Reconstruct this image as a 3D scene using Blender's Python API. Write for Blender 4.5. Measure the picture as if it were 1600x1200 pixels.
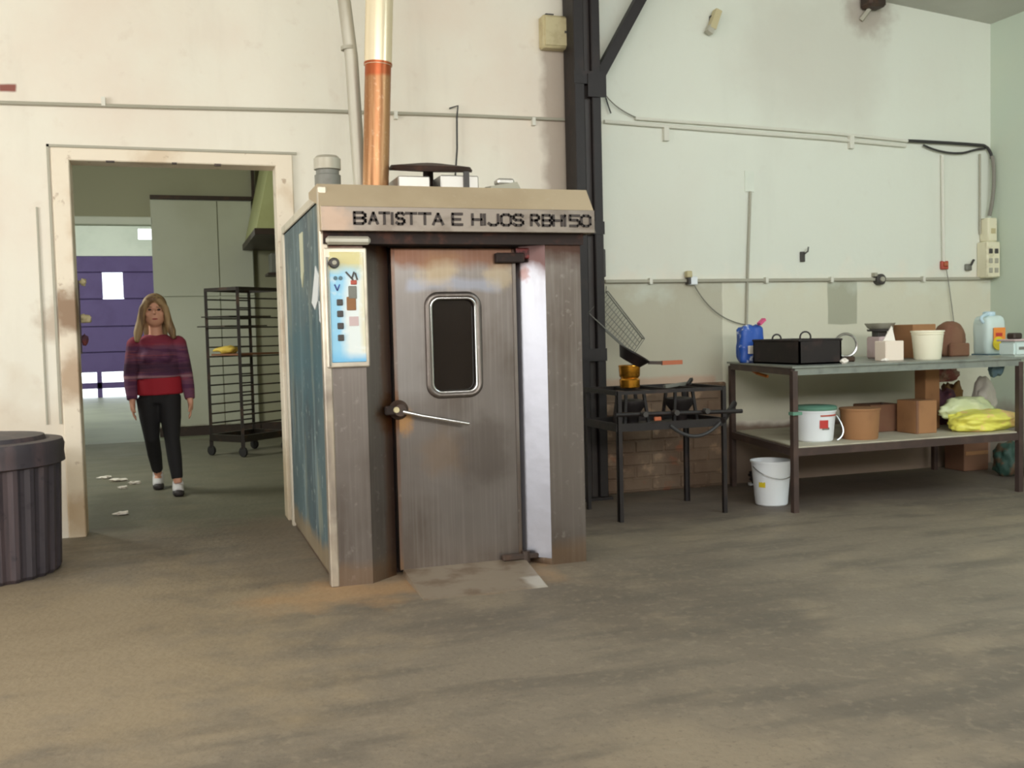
import bpy, bmesh, math, random
from math import pi, sin, cos, radians, sqrt
from mathutils import Vector, Matrix, noise

# ------------------------------------------------------------------ scene, camera, light
sc = bpy.context.scene
col = sc.collection
for _o in list(bpy.data.objects):
    bpy.data.objects.remove(_o)
sc.view_settings.view_transform = 'Standard'
sc.view_settings.look = 'None'
sc.view_settings.gamma = 1.0
sc.view_settings.use_curve_mapping = False
sc.view_settings.exposure = 0.36
try:
    sc.cycles.use_denoising = True
    sc.cycles.max_bounces = 10
    sc.cycles.diffuse_bounces = 6
    sc.cycles.sample_clamp_indirect = 6.0
except Exception:
    pass

EYE = 1.22
yaw, pitch, roll = .3251, .0515, -.0247
fw = Vector((sin(yaw) * cos(pitch), cos(yaw) * cos(pitch), -sin(pitch)))
rt = Vector((cos(yaw), -sin(yaw), 0))
up = rt.cross(fw)
rt2 = rt * cos(roll) + up * sin(roll)
up2 = -rt * sin(roll) + up * cos(roll)
cam = bpy.data.cameras.new('camera')
cam.sensor_width = 36.0
cam.lens = 36.0 * 1565.6 / 1600
cam.clip_start = 0.05
cam.clip_end = 200
cam.dof.use_dof = True
cam.dof.focus_distance = 1.1
cam.dof.aperture_fstop = cam.lens / 1000 / 0.0013
camo = bpy.data.objects.new('camera', cam)
M = Matrix(((rt2.x, up2.x, -fw.x), (rt2.y, up2.y, -fw.y), (rt2.z, up2.z, -fw.z))).to_4x4()
M.translation = Vector((0, 0, EYE))
camo.matrix_world = M
col.objects.link(camo)
sc.camera = camo

w = bpy.data.worlds.new('world')
w.use_nodes = True
sc.world = w
bg = w.node_tree.nodes['Background']
bg.inputs[0].default_value = (.86, .94, 1.0, 1)
bg.inputs[1].default_value = 2.6


def area(name, loc, target, sx, sy, power, color):
    l = bpy.data.lights.new(name, 'AREA')
    l.shape = 'RECTANGLE'
    l.size, l.size_y = sx, sy
    l.energy = power
    l.color = color
    o = bpy.data.objects.new(name, l)
    o.location = loc
    o.rotation_euler = (Vector(target) - Vector(loc)).to_track_quat('-Z', 'Y').to_euler()
    col.objects.link(o)
    return o


# daylight through the gate in the left wall, then added fill lamps out of view
area('gate_daylight', (-5.8, 2.3, 1.9), (2.5, 4.6, 1.6), 3.6, 3.2, 150, (1.0, .95, .86))
area('front_high_fill', (.5, -6.7, 3.75), (1.5, 6.8, 2.3), 11.0, 1.2, 430, (1.0, .97, .90))  # added lamp behind the camera, set high so the oven steel stays dark
area('overhead_fill', (.0, .2, 4.15), (.2, 1.9, 0), 6.0, 2.4, 150, (1.0, .98, .95))  # added overhead fill; the roof has no opening here
area('overhead_fill', (4.9, 2.6, 3.75), (5.0, 4.2, 0), 2.6, 2.6, 95, (.80, .95, 1.0))  # unseen cool fill added for the right part of the wall
area('back_room_fill', (-2.2, 9.6, 2.6), (0.8, 11.0, 1.0), 1.6, 1.2, 85, (.97, 1.0, .90))  # lamp added out of view to brighten the back room
area('back_hall_fill', (-3.9, 19.0, 2.8), (-0.5, 20.5, 1.2), 4.0, 2.0, 200, (.95, .97, 1.0))  # added fill for the far hall; that wall has no window


# ------------------------------------------------------------------ helpers
def wpos(p):
    v = Vector((0, 0, 0))
    while p is not None:
        v = v + p.location
        p = p.parent
    return v


class MB:
    """collects shapes in world coordinates"""

    def __init__(s):
        s.bm = bmesh.new()

    def box(s, x0, x1, y0, y1, z0, z1, bev=0.0, rot=None, seg=1):
        c = Vector(((x0 + x1) / 2, (y0 + y1) / 2, (z0 + z1) / 2))
        t = bmesh.new()
        bmesh.ops.create_cube(t, size=1)
        bmesh.ops.scale(t, vec=(abs(x1 - x0), abs(y1 - y0), abs(z1 - z0)), verts=t.verts)
        if bev:
            bmesh.ops.bevel(t, geom=t.edges[:], offset=bev, segments=seg, affect='EDGES')
        if rot is not None:
            bmesh.ops.transform(t, matrix=rot.to_4x4(), verts=t.verts)
        bmesh.ops.translate(t, vec=c, verts=t.verts)
        s.merge(t)
        return s

    def merge(s, t):
        m = bpy.data.meshes.new('t')
        t.to_mesh(m)
        t.free()
        s.bm.from_mesh(m)
        bpy.data.meshes.remove(m)

    def hexa(s, lo, hi, z0, z1):
        """lo/hi: four xy corners (ccw) at z0 / z1 (z may be lists)"""
        z0 = z0 if isinstance(z0, (list, tuple)) else [z0] * 4
        z1 = z1 if isinstance(z1, (list, tuple)) else [z1] * 4
        a = [s.bm.verts.new((p[0], p[1], z)) for p, z in zip(lo, z0)]
        b = [s.bm.verts.new((p[0], p[1], z)) for p, z in zip(hi, z1)]
        s.bm.faces.new(a[::-1])
        s.bm.faces.new(b)
        for i in range(4):
            j = (i + 1) % 4
            s.bm.faces.new((a[i], a[j], b[j], b[i]))
        return s

    def prism(s, pts, d):
        """polygon (3d points) extruded by vector d"""
        d = Vector(d)
        a = [s.bm.verts.new(p) for p in pts]
        b = [s.bm.verts.new(Vector(p) + d) for p in pts]
        s.bm.faces.new(a[::-1])
        s.bm.faces.new(b)
        n = len(pts)
        for i in range(n):
            j = (i + 1) % n
            s.bm.faces.new((a[i], a[j], b[j], b[i]))
        return s

    def tube(s, pts, r, n=10, closed=False, cap=True, flat=1.0, side=None):
        pts = [Vector(p) for p in pts]
        rr = r if isinstance(r, (list, tuple)) else [r] * len(pts)
        N = len(pts)
        rings = []
        ref = None
        for i, p in enumerate(pts):
            if closed:
                t = (pts[(i + 1) % N] - pts[i - 1])
            else:
                t = pts[min(i + 1, N - 1)] - pts[max(i - 1, 0)]
            t.normalize()
            if side is not None:
                a = Vector(side)
                a = (a - t * a.dot(t)).normalized()
            elif ref is None:
                a = t.orthogonal().normalized()
            else:
                a = (ref - t * ref.dot(t)).normalized()
            ref = a
            b = t.cross(a)
            ring = []
            for k in range(n):
                q = 2 * pi * k / n
                ring.append(s.bm.verts.new(p + a * (rr[i] * cos(q)) + b * (rr[i] * flat * sin(q))))
            rings.append(ring)
        M_ = N if closed else N - 1
        for i in range(M_):
            A, B = rings[i], rings[(i + 1) % N]
            for k in range(n):
                j = (k + 1) % n
                s.bm.faces.new((A[k], A[j], B[j], B[k]))
        if cap and not closed:
            s.bm.faces.new(rings[0][::-1])
            s.bm.faces.new(rings[-1])
        return s

    def bar(s, a, b, wd, ht=None, upv=(0, 0, 1)):
        """rectangular bar from a to b"""
        a, b = Vector(a), Vector(b)
        ht = ht or wd
        t = (b - a).normalized()
        u = Vector(upv)
        if abs(t.dot(u)) > .98:
            u = Vector((0, 1, 0))
        x = t.cross(u).normalized()
        y = x.cross(t).normalized()
        q = [(-1, -1), (1, -1), (1, 1), (-1, 1)]
        A = [s.bm.verts.new(a + x * (wd / 2 * i) + y * (ht / 2 * j)) for i, j in q]
        B = [s.bm.verts.new(b + x * (wd / 2 * i) + y * (ht / 2 * j)) for i, j in q]
        s.bm.faces.new(A[::-1])
        s.bm.faces.new(B)
        for i in range(4):
            j = (i + 1) % 4
            s.bm.faces.new((A[i], A[j], B[j], B[i]))
        return s

    def lathe(s, c, prof, n=28, axis=(0, 0, 1), ribs=0, rib=0.0, ang=None):
        """prof: list of (radius, height)"""
        c = Vector(c)
        ax = Vector(axis).normalized()
        a = ax.orthogonal().normalized() if abs(ax.z) < .99 else Vector((1, 0, 0))
        b = ax.cross(a)
        rings = []
        for r, h in prof:
            ring = []
            for k in range(n):
                q = 2 * pi * k / n
                R = r
                if ribs and r > .02:
                    R = r + rib * (1 if (k * ribs * 2 // n) % 2 else 0)
                ring.append(s.bm.verts.new(c + ax * h + a * (R * cos(q)) + b * (R * sin(q))))
            rings.append(ring)
        for A, B in zip(rings, rings[1:]):
            for k in range(n):
                j = (k + 1) % n
                s.bm.faces.new((A[k], A[j], B[j], B[k]))
        s.bm.faces.new(rings[0][::-1])
        s.bm.faces.new(rings[-1])
        return s

    def ball(s, c, r, sub=2, scale=(1, 1, 1), rot=None):
        t = bmesh.new()
        bmesh.ops.create_icosphere(t, subdivisions=sub, radius=r)
        bmesh.ops.scale(t, vec=scale, verts=t.verts)
        if rot is not None:
            bmesh.ops.transform(t, matrix=rot.to_4x4(), verts=t.verts)
        bmesh.ops.translate(t, vec=c, verts=t.verts)
        s.merge(t)
        return s

    def blob(s, c, size, seed=1, sub=4, amp=.12, fr=6.0, p=3.0, base=True):
        """soft bag: superellipsoid with creases; c = centre of the base"""
        t = bmesh.new()
        bmesh.ops.create_icosphere(t, subdivisions=sub, radius=1)
        sx, sy, sz = size[0] / 2, size[1] / 2, size[2] / 2
        off = Vector((seed * 3.1, seed * 1.7, seed * .9))
        for v in t.verts:
            d = v.co.normalized()
            k = (abs(d.x) ** p + abs(d.y) ** p + abs(d.z) ** p) ** (-1 / p)
            q = d * k
            nz = noise.noise(q * 1.6 + off) * amp + abs(noise.noise(q * fr * .5 + off)) * amp * .8
            q = q * (1 - amp * .5 + nz)
            z = q.z
            if base and z < -.8:
                z = -.8 - (z + .8) * 0.0
            v.co = Vector((c[0] + q.x * sx, c[1] + q.y * sy, c[2] + (z + (.8 if base else 1)) * sz))
        s.merge(t)
        return s

    def build(s, name, mat, parent=None, smooth=False, kind=None, origin=None):
        bm = s.bm
        bmesh.ops.recalc_face_normals(bm, faces=bm.faces[:])
        if parent is not None:
            org = wpos(parent)
        elif origin is not None:
            org = Vector(origin)
        else:
            xs = [v.co for v in bm.verts]
            org = Vector(((min(v.x for v in xs) + max(v.x for v in xs)) / 2, (min(v.y for v in xs) + max(v.y for v in xs)) / 2, min(v.z for v in xs)))
        bmesh.ops.translate(bm, vec=-org, verts=bm.verts[:])
        me = bpy.data.meshes.new(name)
        bm.to_mesh(me)
        bm.free()
        if smooth:
            me.polygons.foreach_set('use_smooth', [True] * len(me.polygons))
            if smooth != 'all':
                try:
                    me.set_sharp_from_angle(angle=radians(38))
                except Exception:
                    pass
        me.materials.append(mat)
        o = bpy.data.objects.new(name, me)
        col.objects.link(o)
        if parent is not None:
            o.parent = parent
        else:
            o.location = org
        if kind:
            o['kind'] = kind
        return o


def thing(name, loc, label, cat, group=None):
    o = bpy.data.objects.new(name, None)
    o.empty_display_size = .05
    o.location = loc
    col.objects.link(o)
    o['label'] = label
    o['category'] = cat
    if group:
        o['group'] = group
    return o


def tag(o, label, cat, group=None):
    o['label'] = label
    o['category'] = cat
    if group:
        o['group'] = group
    return o


def S(mb, name, mat, parent=None, smooth=False):
    return mb.build(name, mat, parent, smooth, kind=None if parent else 'structure', origin=None if parent else (0, 0, 0))


def arc(p0, p1, p2, n=12):
    p0, p1, p2 = Vector(p0), Vector(p1), Vector(p2)
    return [(p0 * (1 - t) ** 2 + p1 * 2 * t * (1 - t) + p2 * t * t) for t in [i / n for i in range(n + 1)]]


def ringpts(c, r, n=24, ax=(0, 1, 0), sx=1.0, sz=1.0):
    ax = Vector(ax).normalized()
    a = ax.orthogonal().normalized()
    b = ax.cross(a)
    return [Vector(c) + a * r * cos(2 * pi * k / n) * sx + b * r * sin(2 * pi * k / n) * sz for k in range(n)]


# ------------------------------------------------------------------ materials
def lin(c):
    return tuple(((v / 255) / 12.92 if v / 255 <= .04045 else ((v / 255 + .055) / 1.055) ** 2.4) for v in c) + (1,)


def mat(name, rgb, rough=.7, metal=0.0, layers=(), bump=None, coord='world', rvar=0.0, ior=None, coat=0.0, emit=None):
    """rgb as 0-255 sRGB. layers: ('noise', scale, lo, hi, rgb, alpha) | ('box', (x0,x1,y0,y1,z0,z1), soft, rgb, alpha) | ('ball', (x,y,z), r, rgb, alpha)"""
    m = bpy.data.materials.new(name)
    m.use_nodes = True
    nt = m.node_tree
    N, L = nt.nodes, nt.links
    bs = N['Principled BSDF']
    bs.inputs['Roughness'].default_value = rough
    bs.inputs['Metallic'].default_value = metal
    if coat:
        bs.inputs['Coat Weight'].default_value = coat
    if coord == 'world':
        co = N.new('ShaderNodeNewGeometry').outputs['Position']
    else:
        co = N.new('ShaderNodeTexCoord').outputs['Object']

    def mth(op, a, b=None, c=None, clamp=False):
        n = N.new('ShaderNodeMath')
        n.operation = op
        n.use_clamp = clamp
        for i, v in enumerate((a, b, c)):
            if v is None:
                continue
            if isinstance(v, (int, float)):
                n.inputs[i].default_value = v
            else:
                L.new(v, n.inputs[i])
        return n.outputs[0]

    def nz(scale, det=4, seed=0.0, rg=.55):
        v = N.new('ShaderNodeVectorMath')
        v.operation = 'MULTIPLY_ADD'
        L.new(co, v.inputs[0])
        sc_ = scale if isinstance(scale, (tuple, list)) else (scale,) * 3
        v.inputs[1].default_value = sc_
        v.inputs[2].default_value = (seed * 7.3, seed * 3.1, seed * 5.7)
        t = N.new('ShaderNodeTexNoise')
        t.inputs['Scale'].default_value = 1.0
        t.inputs['Detail'].default_value = det
        t.inputs['Roughness'].default_value = rg
        L.new(v.outputs[0], t.inputs['Vector'])
        return t.outputs[0]

    def ramp(x, lo, hi):
        r = N.new('ShaderNodeMapRange')
        r.interpolation_type = 'SMOOTHSTEP'
        L.new(x, r.inputs[0])
        r.inputs[1].default_value = lo
        r.inputs[2].default_value = hi
        return r.outputs[0]

    cur = None
    rgbn = N.new('ShaderNodeRGB')
    rgbn.outputs[0].default_value = lin(rgb)
    cur = rgbn.outputs[0]
    sep = None
    for i, ly in enumerate(layers):
        k = ly[0]
        if k == 'noise':
            _, scl, lo, hi, c2, al = ly
            f = ramp(nz(scl, 5, i + 1.0), lo, hi)
        else:
            if k == 'box':
                _, bx, soft, c2, al = ly
                if sep is None:
                    sp = N.new('ShaderNodeSeparateXYZ')
                    wob = N.new('ShaderNodeVectorMath')
                    wob.operation = 'ADD'
                    L.new(co, wob.inputs[0])
                    nn = N.new('ShaderNodeTexNoise')
                    nn.inputs['Scale'].default_value = 5.0
                    nn.inputs['Detail'].default_value = 4
                    L.new(co, nn.inputs['Vector'])
                    vs = N.new('ShaderNodeVectorMath')
                    vs.operation = 'MULTIPLY_ADD'
                    L.new(nn.outputs['Color'], vs.inputs[0])
                    vs.inputs[1].default_value = (1, 1, 1)
                    vs.inputs[2].default_value = (-.5, -.5, -.5)
                    sepn = N.new('ShaderNodeSeparateXYZ')
                    L.new(vs.outputs[0], sepn.inputs[0])
                    L.new(co, sp.inputs[0])
                    sep = (sp.outputs, sepn.outputs)
                f = None
                for ax in range(3):
                    a0, a1 = bx[ax * 2], bx[ax * 2 + 1]
                    if a0 is None and a1 is None:
                        continue
                    x = mth('MULTIPLY_ADD', sep[1][ax], soft * 2.5, sep[0][ax])
                    for bound, sg in ((a0, 1), (a1, -1)):
                        if bound is None:
                            continue
                        g = mth('MULTIPLY', mth('SUBTRACT', x, bound), sg / max(soft, 1e-4))
                        g = mth('ADD', g, .5, clamp=True)
                        f = g if f is None else mth('MULTIPLY', f, g)
            else:
                _, c, r, c2, al = ly
                v = N.new('ShaderNodeVectorMath')
                v.operation = 'DISTANCE'
                L.new(co, v.inputs[0])
                v.inputs[1].default_value = c
                d = mth('ADD', v.outputs['Value'], mth('MULTIPLY', mth('SUBTRACT', nz(5.0 / max(r, .05) * .3, 4, i), .5), r * 1.2))
                f = ramp(mth('DIVIDE', d, r), 1.0, .35)
                # smoothstep needs ordered bounds
                f = mth('SUBTRACT', 1.0, ramp(mth('DIVIDE', d, r), .35, 1.0))
        mx = N.new('ShaderNodeMix')
        mx.data_type = 'RGBA'
        L.new(mth('MULTIPLY', f, al), mx.inputs[0])
        L.new(cur, mx.inputs[6])
        mx.inputs[7].default_value = lin(c2)
        cur = mx.outputs[2]
    L.new(cur, bs.inputs['Base Color'])
    if rvar:
        L.new(mth('MULTIPLY_ADD', mth('SUBTRACT', nz(3.0, 4, 9), .5), rvar * 2, rough, clamp=True), bs.inputs['Roughness'])
    if bump:
        b = N.new('ShaderNodeBump')
        b.inputs['Strength'].default_value = bump[1]
        b.inputs['Distance'].default_value = .01
        L.new(nz(bump[0], 5, 3), b.inputs['Height'])
        L.new(b.outputs[0], bs.inputs['Normal'])
    if emit:
        bs.inputs['Emission Color'].default_value = lin(emit[0])
        bs.inputs['Emission Strength'].default_value = emit[1]
    return m


WALL_BASE = (231, 226, 212)
m_wall = mat('painted_plaster', WALL_BASE, .75, layers=[
    ('noise', .8, .45, .72, (224, 206, 190), .55),
    ('noise', (3.0, 3.0, .5), .55, .75, (205, 196, 182), .35),
    ('noise', 9.0, .60, .78, (206, 190, 174), .25),
    ('box', (2.98, 4.02, None, None, .80, 1.57), .01, (166, 162, 140), .75),
    ('box', (4.02, 6.7, None, None, .48, 1.56), .02, (205, 203, 180), .65),
    ('box', (4.98, 5.26, None, None, 1.22, 1.56), .008, (160, 160, 140), .8),
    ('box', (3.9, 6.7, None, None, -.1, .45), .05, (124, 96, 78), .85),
    ('box', (3.0, 3.95, None, None, .78, .86), .03, (190, 152, 130), .6),
    ('box', (2.58, 2.80, None, None, 2.1, 3.3), .07, (140, 118, 102), .6),
    ('ball', (-.64, 6.81, 1.35), .18, (150, 116, 84), .5),
    ('box', (2.95, None, None, None, 1.58, None), .25, (216, 224, 214), .6),
    ('box', (None, -.55, None, None, -.1, .9), .3, (208, 192, 170), .5),
    ('box', (-.93, -.84, None, None, 2.755, 2.80), .012, (140, 84, 74), 1),
    ('ball', (4.9, 6.81, 3.3), .9, (205, 202, 190), .6),
    ('ball', (5.4, 6.81, 3.75), .3, (150, 130, 118), .6),
], bump=(14.0, .25))
m_wallr = mat('mint_painted_plaster', (196, 208, 192), .75, layers=[('noise', .9, .4, .7, (206, 210, 190), .6), ('box', (None, None, None, None, -.1, .5), .1, (150, 128, 116), .6)], bump=(12, .2))
m_trimw = mat('worn_cream_trim', (232, 220, 200), .6, layers=[
    ('noise', 3.0, .5, .7, (206, 182, 152), .6),
    ('ball', (-.58, 6.81, 1.42), .22, (126, 90, 56), .85),
    ('ball', (-.58, 6.81, 1.0), .24, (160, 124, 88), .7),
    ('ball', (-.56, 6.81, .15), .2, (150, 112, 76), .7),
    ('box', (None, None, None, None, -.1, .5), .12, (190, 168, 132), .5),
    ('noise', 14.0, .62, .72, (150, 120, 90), .6)], bump=(10, .3))
m_floor = mat('dusty_concrete', (128, 117, 102), .62, layers=[
    ('noise', .7, .40, .66, (104, 94, 82), .8),
    ('noise', 2.2, .48, .70, (144, 130, 110), .7),
    ('noise', (1.2, 5.0, 1), .46, .66, (92, 85, 76), .6),
    ('noise', 22.0, .52, .70, (146, 134, 116), .4),
    ('noise', 60.0, .55, .72, (98, 86, 74), .45),
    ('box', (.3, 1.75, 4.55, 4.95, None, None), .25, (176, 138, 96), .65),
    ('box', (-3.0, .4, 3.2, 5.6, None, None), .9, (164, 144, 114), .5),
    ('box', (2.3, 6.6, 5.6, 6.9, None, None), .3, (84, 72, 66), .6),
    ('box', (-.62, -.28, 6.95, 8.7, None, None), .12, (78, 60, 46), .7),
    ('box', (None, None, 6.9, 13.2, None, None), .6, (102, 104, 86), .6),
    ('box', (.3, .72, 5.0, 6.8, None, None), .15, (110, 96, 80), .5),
], bump=(30, .35), rvar=.15)
m_floor2 = mat('pale_hall_concrete', (140, 144, 122), .45, layers=[('noise', 1.5, .4, .7, (120, 122, 104), .7)], bump=(20, .2))
m_yard = mat('pale_yard_paving', (215, 212, 205), .8)
m_ceil = mat('grey_roof_sheet', (196, 196, 188), .6, layers=[('noise', 1.2, .4, .7, (178, 176, 168), .7)], bump=(10, .2))
m_hallwall = mat('dull_hall_plaster', (178, 168, 152), .8, layers=[('noise', .6, .4, .7, (150, 138, 124), .6)])
m_panel = mat('greenish_wall_panel', (196, 198, 182), .55, layers=[('noise', .9, .4, .7, (182, 182, 162), .7), ('box', (None, None, None, None, -.1, .12), .05, (104, 74, 60), .8)], bump=(8, .1))
m_backwall = mat('olive_plaster', (166, 164, 140), .8, layers=[('noise', .8, .4, .7, (150, 148, 122), .6)])
m_white = mat('white_plaster', (226, 230, 218), .8, layers=[('noise', 1.5, .4, .7, (206, 212, 200), .6)])
m_purple = mat('purple_painted_steel', (92, 74, 124), .6, layers=[('noise', 2.0, .45, .7, (78, 58, 108), .6)])
m_darkline = mat('dark_brown_metal', (62, 50, 44), .5, metal=.2, layers=[('noise', 8, .5, .7, (92, 66, 50), .5)])
m_black = mat('black_painted_steel', (34, 28, 28), .55, metal=.1, layers=[('noise', 5, .55, .75, (66, 48, 42), .5)], bump=(25, .2))
m_blackc = mat('dark_column_channel', (58, 52, 50), .5, metal=.2, layers=[('noise', 5, .5, .7, (52, 44, 42), .7)])
m_steel = mat('smoked_stainless_steel', (126, 118, 113), .40, metal=.9, layers=[
    ('noise', (2.5, 2.5, 1.2), .40, .66, (102, 91, 84), .75),
    ('noise', (60, 60, 2.0), .45, .7, (152, 146, 140), .25),
    ('noise', 26.0, .60, .74, (168, 162, 156), .35),
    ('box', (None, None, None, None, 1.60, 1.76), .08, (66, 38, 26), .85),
    ('box', (.98, 1.06, None, None, -.1, 1.7), .025, (120, 76, 48), .45),
    ('box', (None, None, None, None, -.1, .10), .06, (150, 118, 84), .4),
    ('ball', (1.04, 4.95, .83), .14, (110, 72, 40), .8),
], bump=(12, .06), rvar=.14)
m_door = mat('stained_stainless_door', (128, 121, 117), .38, metal=.9, layers=[
    ('noise', (2.2, 2.2, 1.4), .40, .66, (104, 93, 85), .7),
    ('noise', (70, 70, 1.5), .45, .7, (160, 154, 150), .22),
    ('box', (None, 1.22, None, None, .9, 1.6), .08, (150, 146, 144), .5),
    ('box', (1.12, 1.62, None, None, 1.44, 1.50), .03, (150, 156, 172), .5),
    ('ball', (1.30, 4.97, 1.56), .14, (180, 158, 120), .45),
    ('ball', (1.62, 4.97, 1.52), .11, (178, 160, 130), .5),
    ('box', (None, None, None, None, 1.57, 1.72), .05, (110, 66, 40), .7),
    ('ball', (1.50, 4.97, .60), .24, (84, 74, 68), .45),
    ('ball', (1.28, 4.97, .60), .17, (136, 116, 98), .5),
    ('ball', (1.08, 4.97, .78), .09, (188, 140, 84), .7),
], bump=(12, .06), rvar=.12)
m_bright = mat('reflection_lit_stainless', (158, 158, 164), .40, metal=.92, layers=[  # lighter copy of the oven steel, the gate's reflection painted into its colour
    ('noise', (10, 10, 3), .45, .7, (140, 138, 142), .6),
    ('box', (None, None, None, None, -.1, 1.2), .3, (150, 150, 158), .7),
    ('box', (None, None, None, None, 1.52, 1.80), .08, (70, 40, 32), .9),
    ('ball', (1.75, 4.95, 1.52), .05, (120, 70, 50), .6)], bump=(9, .15))
m_canopy = mat('warm_brushed_hood_steel', (196, 178, 150), .5, metal=.35, layers=[('noise', (3, 3, 3), .4, .7, (180, 160, 132), .6), ('noise', 30, .6, .75, (200, 186, 166), .4)], bump=(15, .05))
m_canopyf = mat('worn_hood_face_steel', (142, 132, 122), .45, metal=.7, layers=[('noise', (5, 5, 12), .45, .7, (118, 106, 96), .8), ('ball', (.75, 4.8, 1.76), .12, (176, 150, 130), .7)], bump=(15, .08))
m_letter = mat('sooty_letter_paint', (58, 48, 44), .6)
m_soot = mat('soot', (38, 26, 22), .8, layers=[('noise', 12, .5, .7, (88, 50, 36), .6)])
m_blue = mat('weathered_blue_side_panel', (84, 104, 110), .5, metal=.15, layers=[
    ('noise', (2, 1.2, 1.2), .42, .62, (58, 72, 80), .8), ('noise', (8, 8, 1.0), .54, .64, (130, 148, 150), .6), ('noise', (3, 3, .8), .56, .64, (150, 152, 132), .55),
    ('noise', 16, .62, .7, (164, 176, 172), .6), ('box', (None, None, None, None, .9, 1.3), .3, (60, 108, 120), .5), ('box', (None, None, None, None, -.1, .14), .06, (150, 126, 92), .7)], bump=(10, .1))
m_alu = mat('pale_corner_aluminium', (222, 212, 194), .4, metal=.35, layers=[('box', (None, None, None, 5.3, -.1, 1.1), .6, (132, 120, 110), .95), ('noise', (6, 6, 1.5), .5, .7, (190, 176, 156), .7)])
m_film = mat('torn_white_film', (232, 236, 238), .4)
m_cream = mat('cream_tape_remnant', (196, 196, 168), .6)
m_copper = mat('heat_browned_flue_steel', (186, 140, 98), .36, metal=.6, layers=[('noise', (14, 14, 1.0), .42, .62, (150, 96, 58), .75), ('noise', 40, .55, .7, (206, 170, 138), .4), ('box', (None, None, None, None, 2.66, 2.75), .02, (172, 84, 44), .9)])
m_flue = mat('cream_glossy_flue', (246, 232, 200), .25, metal=.35, layers=[('noise', (10, 10, 1), .5, .7, (226, 200, 150), .5)])
m_pipe = mat('grey_galvanised_pipe', (186, 182, 168), .5, metal=.3, layers=[('noise', (8, 8, 1.5), .45, .7, (160, 152, 134), .7)])
m_motor = mat('grey_motor_enamel', (120, 120, 112), .5, layers=[('noise', 12, .5, .7, (96, 90, 82), .6)])
m_disc = mat('dark_rusted_disc', (58, 42, 36), .6, metal=.3, layers=[('noise', 12, .5, .7, (88, 58, 44), .6)])
m_boxmetal = mat('shiny_small_metal', (190, 186, 180), .35, metal=.6)
m_glass = mat('dark_oven_glass', (30, 24, 22), .12, coat=.3)
m_chrome = mat('chrome', (206, 206, 206), .2, metal=1.0)
m_cond = mat('white_painted_conduit', (218, 216, 204), .6)
m_condg = mat('grey_dusty_conduit', (168, 164, 148), .6)
m_cable = mat('black_cable_rubber', (52, 50, 50), .6)
m_cableg = mat('grey_cable', (130, 126, 116), .6)
m_beige = mat('beige_box_enamel', (196, 184, 144), .5, layers=[('noise', 9, .5, .7, (170, 154, 116), .7)])
m_ivory = mat('ivory_plastic', (226, 220, 192), .5, layers=[('noise', 12, .55, .7, (196, 184, 150), .6)])
m_darkp = mat('dark_grey_plastic', (66, 62, 60), .5)
m_redp = mat('red_plastic', (176, 78, 62), .5)
m_orange = mat('orange_brown_metal', (176, 96, 62), .5)
m_galv = mat('galvanised_table_sheet', (150, 154, 148), .42, metal=.55, layers=[('noise', 9, .45, .7, (122, 126, 122), .7)], bump=(12, .1))
m_leg = mat('brown_table_angle_iron', (78, 64, 60), .5, metal=.35, layers=[('noise', 7, .45, .7, (104, 84, 76), .6)])
m_shelf = mat('pale_shelf_board', (186, 180, 160), .6, layers=[('noise', 5, .45, .7, (160, 148, 128), .7)])
m_bucket = mat('white_bucket_plastic', (232, 236, 240), .4)
m_bucketc = mat('cream_bucket_plastic', (240, 234, 210), .4)
m_green = mat('green_lid_plastic', (96, 140, 120), .5)
m_red = mat('red_label_print', (190, 56, 52), .5)
m_yellow = mat('yellow_label_print', (222, 198, 46), .5)
m_orangel = mat('orange_label_print', (232, 140, 60), .5)
m_card = mat('brown_cardboard', (158, 114, 76), .8, layers=[('noise', 5, .45, .7, (134, 94, 64), .6)])
m_cardd = mat('dark_brown_cardboard', (124, 88, 66), .8, layers=[('noise', 5, .45, .7, (112, 68, 52), .6)])
m_bluebag = mat('blue_bag_print', (40, 86, 176), .45, layers=[('noise', 9, .56, .62, (226, 232, 240), .9), ('noise', 5, .60, .66, (20, 40, 110), .9)], coord='obj')
m_pink = mat('pink_print', (226, 90, 140), .5)
m_pan = mat('blackened_pan_iron', (44, 38, 38), .5, metal=.4, layers=[('noise', 8, .5, .7, (70, 52, 50), .6)])
m_paper = mat('white_paper', (240, 232, 222), .7)
m_cart = mat('pinkish_white_carton', (238, 222, 206), .7)
m_jug = mat('pale_translucent_plastic', (206, 222, 218), .35)
m_jugcap = mat('pale_blue_cap', (190, 214, 226), .4)
m_yellowbag = mat('yellow_flour_bag_film', (222, 216, 96), .4, layers=[('noise', 7, .55, .62, (232, 190, 130), .8), ('noise', 5, .58, .66, (150, 214, 70), .8)], coord='obj')
m_greybag = mat('greyish_clear_film', (176, 168, 158), .35, layers=[('noise', 8, .5, .7, (206, 200, 186), .6)], coord='obj')
m_palebag = mat('pale_green_film', (198, 206, 160), .35, layers=[('noise', 8, .5, .7, (220, 222, 180), .6)], coord='obj')
m_darkbag = mat('dark_plum_cloth', (80, 48, 60), .8, layers=[('noise', 9, .5, .6, (128, 62, 58), .8)], coord='obj')
m_ochrebag = mat('ochre_sack', (140, 104, 60), .8, layers=[('noise', 9, .5, .6, (100, 70, 60), .8)], coord='obj')
m_redbag = mat('dusty_red_sack', (168, 104, 98), .8, layers=[('noise', 9, .5, .6, (196, 170, 150), .7)], coord='obj')
m_bluecl = mat('dull_blue_cloth', (92, 118, 130), .8)
m_greencl = mat('dark_green_plastic', (44, 72, 62), .6, coord='obj', layers=[('noise', 9, .5, .6, (104, 70, 46), .7)])
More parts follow.
